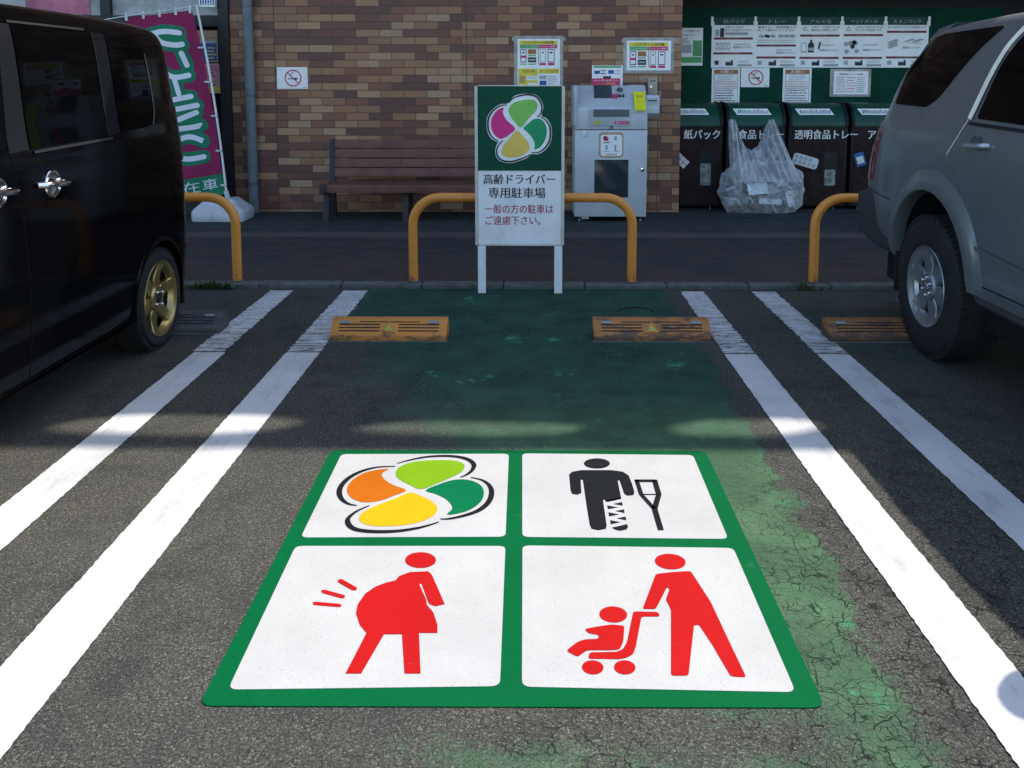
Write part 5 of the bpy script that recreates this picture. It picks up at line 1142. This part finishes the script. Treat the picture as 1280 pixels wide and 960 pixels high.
RD = [(3.67, 1.222), (4.335, 1.238), (4.352, 1.26), (4.272, 1.735), (4.25, 1.748), (3.65, 1.744), (3.622, 1.73)]
QT = [(4.50, 1.252), (4.82, 1.262), (4.885, 1.29), (4.915, 1.37), (4.86, 1.62), (4.81, 1.72), (4.76, 1.745), (4.42, 1.75)]
FD = [(2.75, 1.19), (3.50, 1.215), (3.50, 1.73), (3.20, 1.715), (3.02, 1.60)]
for nr in (True, False):
    for q in (RD, QT, FD): vglass(q, near=nr)
# matt pillar between the doors, weather strips, seams
VC.drape([(3.515, 1.215), (3.660, 1.222), (3.612, 1.742), (3.515, 1.74)], .0025).build('door_pillar', M('pillar_grey', (.009, .010, .012), .45, spec=.08), van)
VC.drape([(4.362, 1.238), (4.49, 1.25), (4.41, 1.745), (4.285, 1.745)], .0025).build('quarter_pillar', M('pillar_dark', (.005, .006, .008), .3, spec=.08), van)
ST = M('weather_strip', (.045, .045, .048), .3, metal=.5)
VC.seam([(3.69, 1.210), (4.39, 1.226)], .012, .006).build('weather_strip', ST, van)
VC.seam([(3.60, 1.752), (4.22, 1.755)], .010, .006).build('weather_strip', ST, van)
VC.seam([(4.280, 1.745), (4.358, 1.245)], .005, .006).build('weather_strip', ST, van)
VC.seam([(4.84, 1.66), (4.91, 1.38), (4.885, 1.27)], .012, .006).build('glass_trim', M('bright_trim', (.35, .35, .33), .2, metal=.9), van)
SE = M('panel_gap', (.0012, .0012, .0014), .9, spec=.05)
for nr in (True, False):
    VC.seam([(3.50, 1.78), (3.525, 1.2), (3.56, .95), (3.58, .55), (3.56, .24)], .006, near=nr).build('door_gap', SE, van)
    VC.seam([(3.58, .262), (4.30, .262), (4.55, .30), (4.58, .42), (4.62, .56), (4.70, .70), (4.72, 1.0), (4.50, 1.22)], .006, near=nr).build('door_gap', SE, van)
    VC.seam([(3.65, 1.025), (4.2, 1.03), (4.9, 1.02), (5.25, 1.0)], .007, near=nr).build('body_crease', BP, van)
    VC.seam([(5.05, .45), (5.2, .50), (5.33, .52)], .006, near=nr).build('bumper_gap', SE, van)
# arch lips
def arch(car, root, y, z, r, w, out, name, m, a0=-8, a1=188, xs=None, near=True):
    mb = MB(); sg = car.sg*(1 if near else -1)
    prof = [(r+w, 0.0), (r+w*.7, out*.62), (r+w*.3, out*.96), (r, out), (r-.006, out-.012), (r-.006, -.05)]
    n = 44; vs = []
    for k in range(n+1):
        a = math.radians(a0+(a1-a0)*k/n)
        for rad, o in prof:
            yy, zz = y+rad*math.cos(a), z+rad*math.sin(a); x = car.side(min(max(yy, car.y0+.02), car.y1-.02), max(zz, .32)) if xs is None else xs
            if not near: x = 2*car.xc-x
            vs.append((x+sg*o-(sg*.004 if o == 0 else 0), yy, max(zz, .18)))
    K = len(prof); fs = [(k*K+j, k*K+j+1, (k+1)*K+j+1, (k+1)*K+j) for k in range(n) for j in range(K-1)]
    mb.add(vs, fs); return mb.build(name, m, root, smooth=40)
for y in (4.868, wf): 
    for nr in (True, False): arch(VC, van, y, .285, .325, .030, .010, 'wheel_arch_lip', BP, near=nr)
# handles
def handle(y, z, car, root, m, near=True, bowl=True, L=.10):
    x = car.side(y, z); 
    if not near: x = 2*car.xc-x
    sg = car.sg*(1 if near else -1)
    P = [(x-sg*.002, y-L, z+.006), (x+sg*.026, y-L+.012, z+.006), (x+sg*.040, y-.03, z+.002), (x+sg*.040, y+.03, z-.002), (x+sg*.026, y+L-.012, z-.004), (x-sg*.002, y+L, z-.004)]
    mb = MB().tube(crom(P, 4, False), .013, 10); h = mb.build('handle', m, root, smooth=60)
    if bowl:
        mb = MB(); mb.lathe([(0.001, .062), (.006, .060), (.008, .054), (.003, .045), (.0025, .001)], (x+sg*.001, y, z), 'X', 30, sgn=sg); mb.build('handle_bowl', m, h, smooth=30)
        MB().tube([(x+sg*.03, y-L+.01, z+.005), (x+sg*.004, y-L-.022, z+.005)], [.014, .012], 10).build('handle_lock', m, h, smooth=50)
for y, z in ((3.80, 1.062), (3.40, 1.072)):
    for nr in (True, False): handle(y, z, VC, van, CHR, nr)
# tail lamps, rear glass, rear bumper, plate, mirrors, front end
for nr in (True, False):
    mb = VC.drape([(5.275, 1.04), (5.350, 1.04), (5.325, 1.34), (5.255, 1.36)], .010, nr, .03); mb.build('tail_lamp', M('lamp_glass', (.10, .085, .075), .08, spec=.8), van, smooth=30)
    sg = 1 if nr else -1
    mb = MB(); blob(mb, (-2.83+sg*.83, 3.0, 1.18), (.085, .05, .075)); o = mb.build('door_mirror', BP, van, smooth=50)
    MB().tube([(-2.83+sg*.76, 3.02, 1.16), (-2.83+sg*.68, 3.02, 1.14)], .02, 8).build('mirror_arm', BP, o)
    mb = MB(); blob(mb, (-2.83+sg*.54, 2.04, .80), (.13, .05, .07)); mb.build('headlight', M('headlight_glass', (.45, .46, .47), .05, spec=.8), van, smooth=50)
mb = MB(); 
for i in range(6):
    t0 = i/5; z = 1.60-.38*t0; y = [5.285, 5.315, 5.34, 5.36, 5.375, 5.39][i]
    if i: mb.add([(-2.83-w0, y0_, z0_), (-2.83+w0, y0_, z0_), (-2.83+.50, y, z), (-2.83-.50, y, z)], [(0, 1, 2, 3)])
    y0_, z0_, w0 = y, z, .50
mb.build('rear_window', VG, van)
MB().box(-3.40, -2.26, 5.33, 5.405, .25, .46).build('rear_bumper', BP, van, bevel=.03, bseg=3, smooth=40)
MB().box(-3.0, -2.66, 5.407, 5.412, .70, .86).build('number_plate', M('plate_yellow', (.6, .48, .06), .5), van)
mb = MB(); mb.add([(-3.36, 2.70, 1.16), (-2.30, 2.70, 1.16), (-2.36, 3.02, 1.69), (-3.30, 3.02, 1.69)], [(0, 1, 2, 3)]); mb.build('windscreen', VG, van)
MB().box(-3.3, -2.36, 1.955, 1.975, .42, .62).build('grille', RUB, van, bevel=.006)
mb = VC.drape([(2.75, .20), (4.50, .20), (4.50, .235), (2.75, .235)], .010); mb.build('side_skirt', BP, van)
# mud guard behind the rear wheel
MB().box(-2.26, -2.11, 5.20, 5.215, .17, .40).build('mud_flap', RUB, van)
# ------------------------------------------------------------------ silver grey off-road car on the right
SP = None
def silver():
    m, g, p, pos = mat_base('car_silver')
    fl = g.noise(pos, 900, 2, .5); c = g.mix(fl, (.150, .182, .195), (.225, .265, .282)); dust = g.ss(g.noise(pos, 5, 6, .7), .45, .75)
    c = g.mix(g.m('MULTIPLY', dust, .25), c, (.085, .085, .078)); g.put(p.inputs['Base Color'], c)
    p.inputs['Metallic'].default_value = .55; g.put(p.inputs['Roughness'], g.m('ADD', .30, g.m('MULTIPLY', dust, .12))); p.inputs['Coat Weight'].default_value = .35; p.inputs['Coat Roughness'].default_value = .08
    return m
SP = silver(); SG2 = M('cladding_grey', (.13, .145, .15), .42, metal=.3, var=.1)
suv = thing('off_road_car', (3.10, 3.5, 0), 'silver grey off-road estate car with dark rear windows, parked on the right', 'car')
def sring(y, zb, W, Wt, zt, zs):
    return [(0, zb), (W-.22, zb), (W-.05, zb+.01), (W-.012, zb+.10), (W-.004, zb+.26), (W, zs-.42), (W, zs-.22), (W-.008, zs-.10), (W-.030, zs-.02), (W-.055, zs+.04), (W*.42+Wt*.58, zs+(zt-zs)*.60), (Wt+.014, zt-.09), (Wt-.02, zt-.028), (Wt-.10, zt-.002), (Wt*.5, zt+.015), (0, zt+.02)]
srows = [(1.02, .48, .62, .50, .88, .80), (1.08, .42, .80, .62, .98, .86), (1.25, .38, .885, .66, 1.05, .95), (1.7, .38, .925, .68, 1.12, 1.03), (2.3, .38, .93, .70, 1.18, 1.08), (2.55, .38, .93, .66, 1.30, 1.14), (2.95, .38, .93, .665, 1.63, 1.22), (3.2, .38, .93, .70, 1.82, 1.26),
         (3.7, .38, .93, .71, 1.86, 1.28), (4.4, .38, .93, .71, 1.865, 1.29), (4.9, .40, .93, .71, 1.855, 1.30), (5.25, .44, .93, .705, 1.835, 1.30), (5.44, .46, .925, .70, 1.79, 1.30), (5.56, .46, .915, .70, 1.68, 1.27), (5.68, .46, .90, .70, 1.46, 1.20), (5.78, .47, .88, .71, 1.24, 1.08), (5.86, .48, .84, .71, 1.06, .95), (5.90, .50, .76, .67, .98, .88)]
KC = Car(3.10, -1, srows, sring)
sb = KC.body().build('body', SP, suv, smooth=35)
yr, yf2 = 4.761, 4.761-2.79
cut_wells(sb, Vector(suv.location), [(xa, xb, y, .47, .470) for y in (yr, yf2) for xa, xb in ((1.9, 2.55), (3.66, 4.3))], WELL)
RIMS = M('rim_silver', (.30, .32, .34), .35, metal=.75, var=.06)
SCAP = M('cap_silver', (.42, .45, .48), .2, metal=.8)
for y in (yr, yf2):
    wheel(suv, 2.165, y, .390, .392, .222, .25, -1, RIMS, 6, open_w=.72, nuts=6, deep=.022, cap=SCAP, band=.20)
    wheel(suv, 4.035, y, .390, .392, .222, .25, 1, RIMS, 6, open_w=.72, nuts=6, deep=.022, cap=SCAP, band=.20)
SG_ = M('car_glass', (.0015, .0015, .002), .08, spec=.06)
def flare(y, near):
    arch(KC, suv, y, .455, .468, .118, .030, 'wheel_flare', SP, a0=2, a1=178, near=near)
for nr in (True, False): flare(yr, nr); flare(yf2, nr)
for nr in (True, False):
    q = round_poly([(5.46, 1.375), (5.00, 1.365), (4.88, 1.42), (4.55, 1.742), (4.49, 1.79), (5.18, 1.785), (5.30, 1.77), (5.42, 1.58)], .03)
    KC.drape(q, .003, nr, .05).build('quarter_window', SG_, suv, smooth=30)
    KC.drape(round_poly([(4.41, 1.325), (3.62, 1.30), (3.62, 1.79), (4.17, 1.79), (4.27, 1.72), (4.34, 1.58)], .03), .003, nr, .05).build('door_window', SG_, suv, smooth=30)
    KC.drape(round_poly([(3.55, 1.30), (2.72, 1.26), (3.05, 1.60), (3.30, 1.725), (3.55, 1.735)], .03), .003, nr, .05).build('door_window', SG_, suv, smooth=30)
    KC.seam([(4.465, 1.322), (4.425, 1.45), (4.37, 1.60), (4.31, 1.735), (4.22, 1.81), (4.05, 1.842)], .044, .009, nr).build('door_frame_strip', M('glint_strip', (.86, .80, .68), .35), suv, smooth=40)  # cream colour stands in for sky and sun glinting off chrome moulding
    KC.seam([(4.48, 1.32), (4.525, 1.22), (4.60, 1.13)], .007, .004, nr).build('door_edge', M('edge_bright', (.75, .74, .70), .4), suv)
    KC.seam([(5.475, 1.375), (5.435, 1.58), (5.315, 1.775)], .009, .005, nr).build('window_strip', M('bright_trim', (.35, .35, .33), .2, metal=.9), suv)
    KC.seam([(4.46, 1.300), (3.60, 1.275), (2.6, 1.23)], .016, .005, nr).build('weather_strip', RUB, suv)
    KC.seam([(3.60, 1.76), (3.58, 1.2), (3.56, .50)], .006, .0015, nr).build('door_gap', SE, suv)
    KC.seam([(4.35, .52), (3.0, .52)], .006, .0015, nr).build('door_gap', SE, suv)
    KC.seam([(5.78, .83), (5.5, .81), (5.30, .80)], .006, .0015, nr).build('bumper_gap', SE, suv)
    KC.seam([(4.30, .70), (3.6, .66), (2.6, .66)], .022, .010, nr).build('body_moulding', SP, suv, smooth=40)
    KC.drape([(5.62, .88), (5.76, .88), (5.70, 1.10), (5.60, 1.28), (5.52, 1.18)], .006, nr, .03).build('tail_lamp', M('lamp_smoke', (.20, .05, .045), .1, spec=.8), suv, smooth=30)
    KC.drape([(2.5, .39), (4.28, .39), (4.28, .50), (2.5, .50)], .020, nr, .08).build('side_sill', SG2, suv, smooth=30)
    handle(4.30, 1.195, KC, suv, M('handle_silver', (.40, .43, .45), .25, metal=.6), nr, bowl=False, L=.095)
    sg = -1 if nr else 1
    x = KC.side(4.32, 1.19); x = x if nr else 2*3.10-x
    MB().lathe([(.0015, .058), (.003, .054), (.0008, .044), (.0006, .001)], (x+sg*.0005, 4.33, 1.188), 'X', 30, sgn=sg).build('handle_bowl', M('bowl_silver', (.13, .145, .15), .35, metal=.5), suv, smooth=30)
    mb = MB(); blob(mb, (3.10+sg*1.06, 2.83, 1.24), (.135, .07, .105)); o = mb.build('door_mirror', SP, suv, smooth=50)
    MB().tube([(3.10+sg*.95, 2.83, 1.16), (3.10+sg*.86, 2.83, 1.14)], .03, 8).build('mirror_arm', SG2, o)
    mb = MB(); blob(mb, (3.10+sg*.66, 1.10, .86), (.16, .08, .10)); mb.build('headlight', M('headlight_glass', (.45, .46, .47), .05, spec=.8), suv, smooth=50)
    mb = MB(); P = [(3.10+sg*.62, 3.35, 1.80), (3.10+sg*.62, 3.42, 1.85), (3.10+sg*.62, 4.2, 1.862), (3.10+sg*.62, 4.75, 1.85), (3.10+sg*.62, 4.85, 1.80)]; 
# spoiler over the tailgate
mb = MB(); mb.prism([(2.47, y, z) for y, z in ((5.20, 1.855), (5.42, 1.830), (5.55, 1.77), (5.50, 1.74), (5.36, 1.775))], (1.26, 0, 0)); mb.build('roof_spoiler', SP, suv, bevel=.012, smooth=40)
MB().box(2.30, 3.90, 5.74, 5.90, .50, .80).build('rear_bumper', SG2, suv, bevel=.05, bseg=4, smooth=40)
mb = MB(); mb.prism([(2.19, y, z) for y, z in ((5.24, .80), (5.72, .82), (5.88, .78), (5.86, .52), (5.55, .47), (5.27, .47))], (.20, 0, 0)); mb.build('bumper_corner', M('bumper_dark', (.035, .040, .043), .55), suv, bevel=.03, bseg=3, smooth=40)
mb = MB(); mb.prism([(3.81, y, z) for y, z in ((5.24, .80), (5.72, .82), (5.88, .78), (5.86, .52), (5.55, .47), (5.27, .47))], (.20, 0, 0)); mb.build('bumper_corner', M('bumper_dark', (.035, .040, .043), .55), suv, bevel=.03, bseg=3, smooth=40)
mb = MB(); mb.add([(2.52, 5.50, 1.69), (3.68, 5.50, 1.69), (3.80, 5.71, 1.25), (2.40, 5.71, 1.25)], [(0, 1, 2, 3)]); mb.build('rear_window', SG_, suv)
mb = MB(); mb.add([(2.42, 2.50, 1.27), (3.78, 2.50, 1.27), (3.70, 3.02, 1.70), (2.50, 3.02, 1.70)], [(0, 1, 2, 3)]); mb.build('windscreen', SG_, suv)
MB().box(2.72, 3.48, .985, 1.02, .62, .86).build('grille', CHR, suv, bevel=.01)
for nr in (2.19, 3.80): MB().box(nr, nr+.21, 5.21, 5.235, .26, .50).build('mud_flap', RUB, suv, bevel=.008)
MB().box(2.30, 3.90, 1.5, 5.6, .26, .42).build('underbody_shade', WELL, suv)  # near-black box under the car, added to deepen the shade there
MB().tube([(2.45, yr, .37), (3.75, yr, .37)], .05, 12).build('axle', WELL, suv)
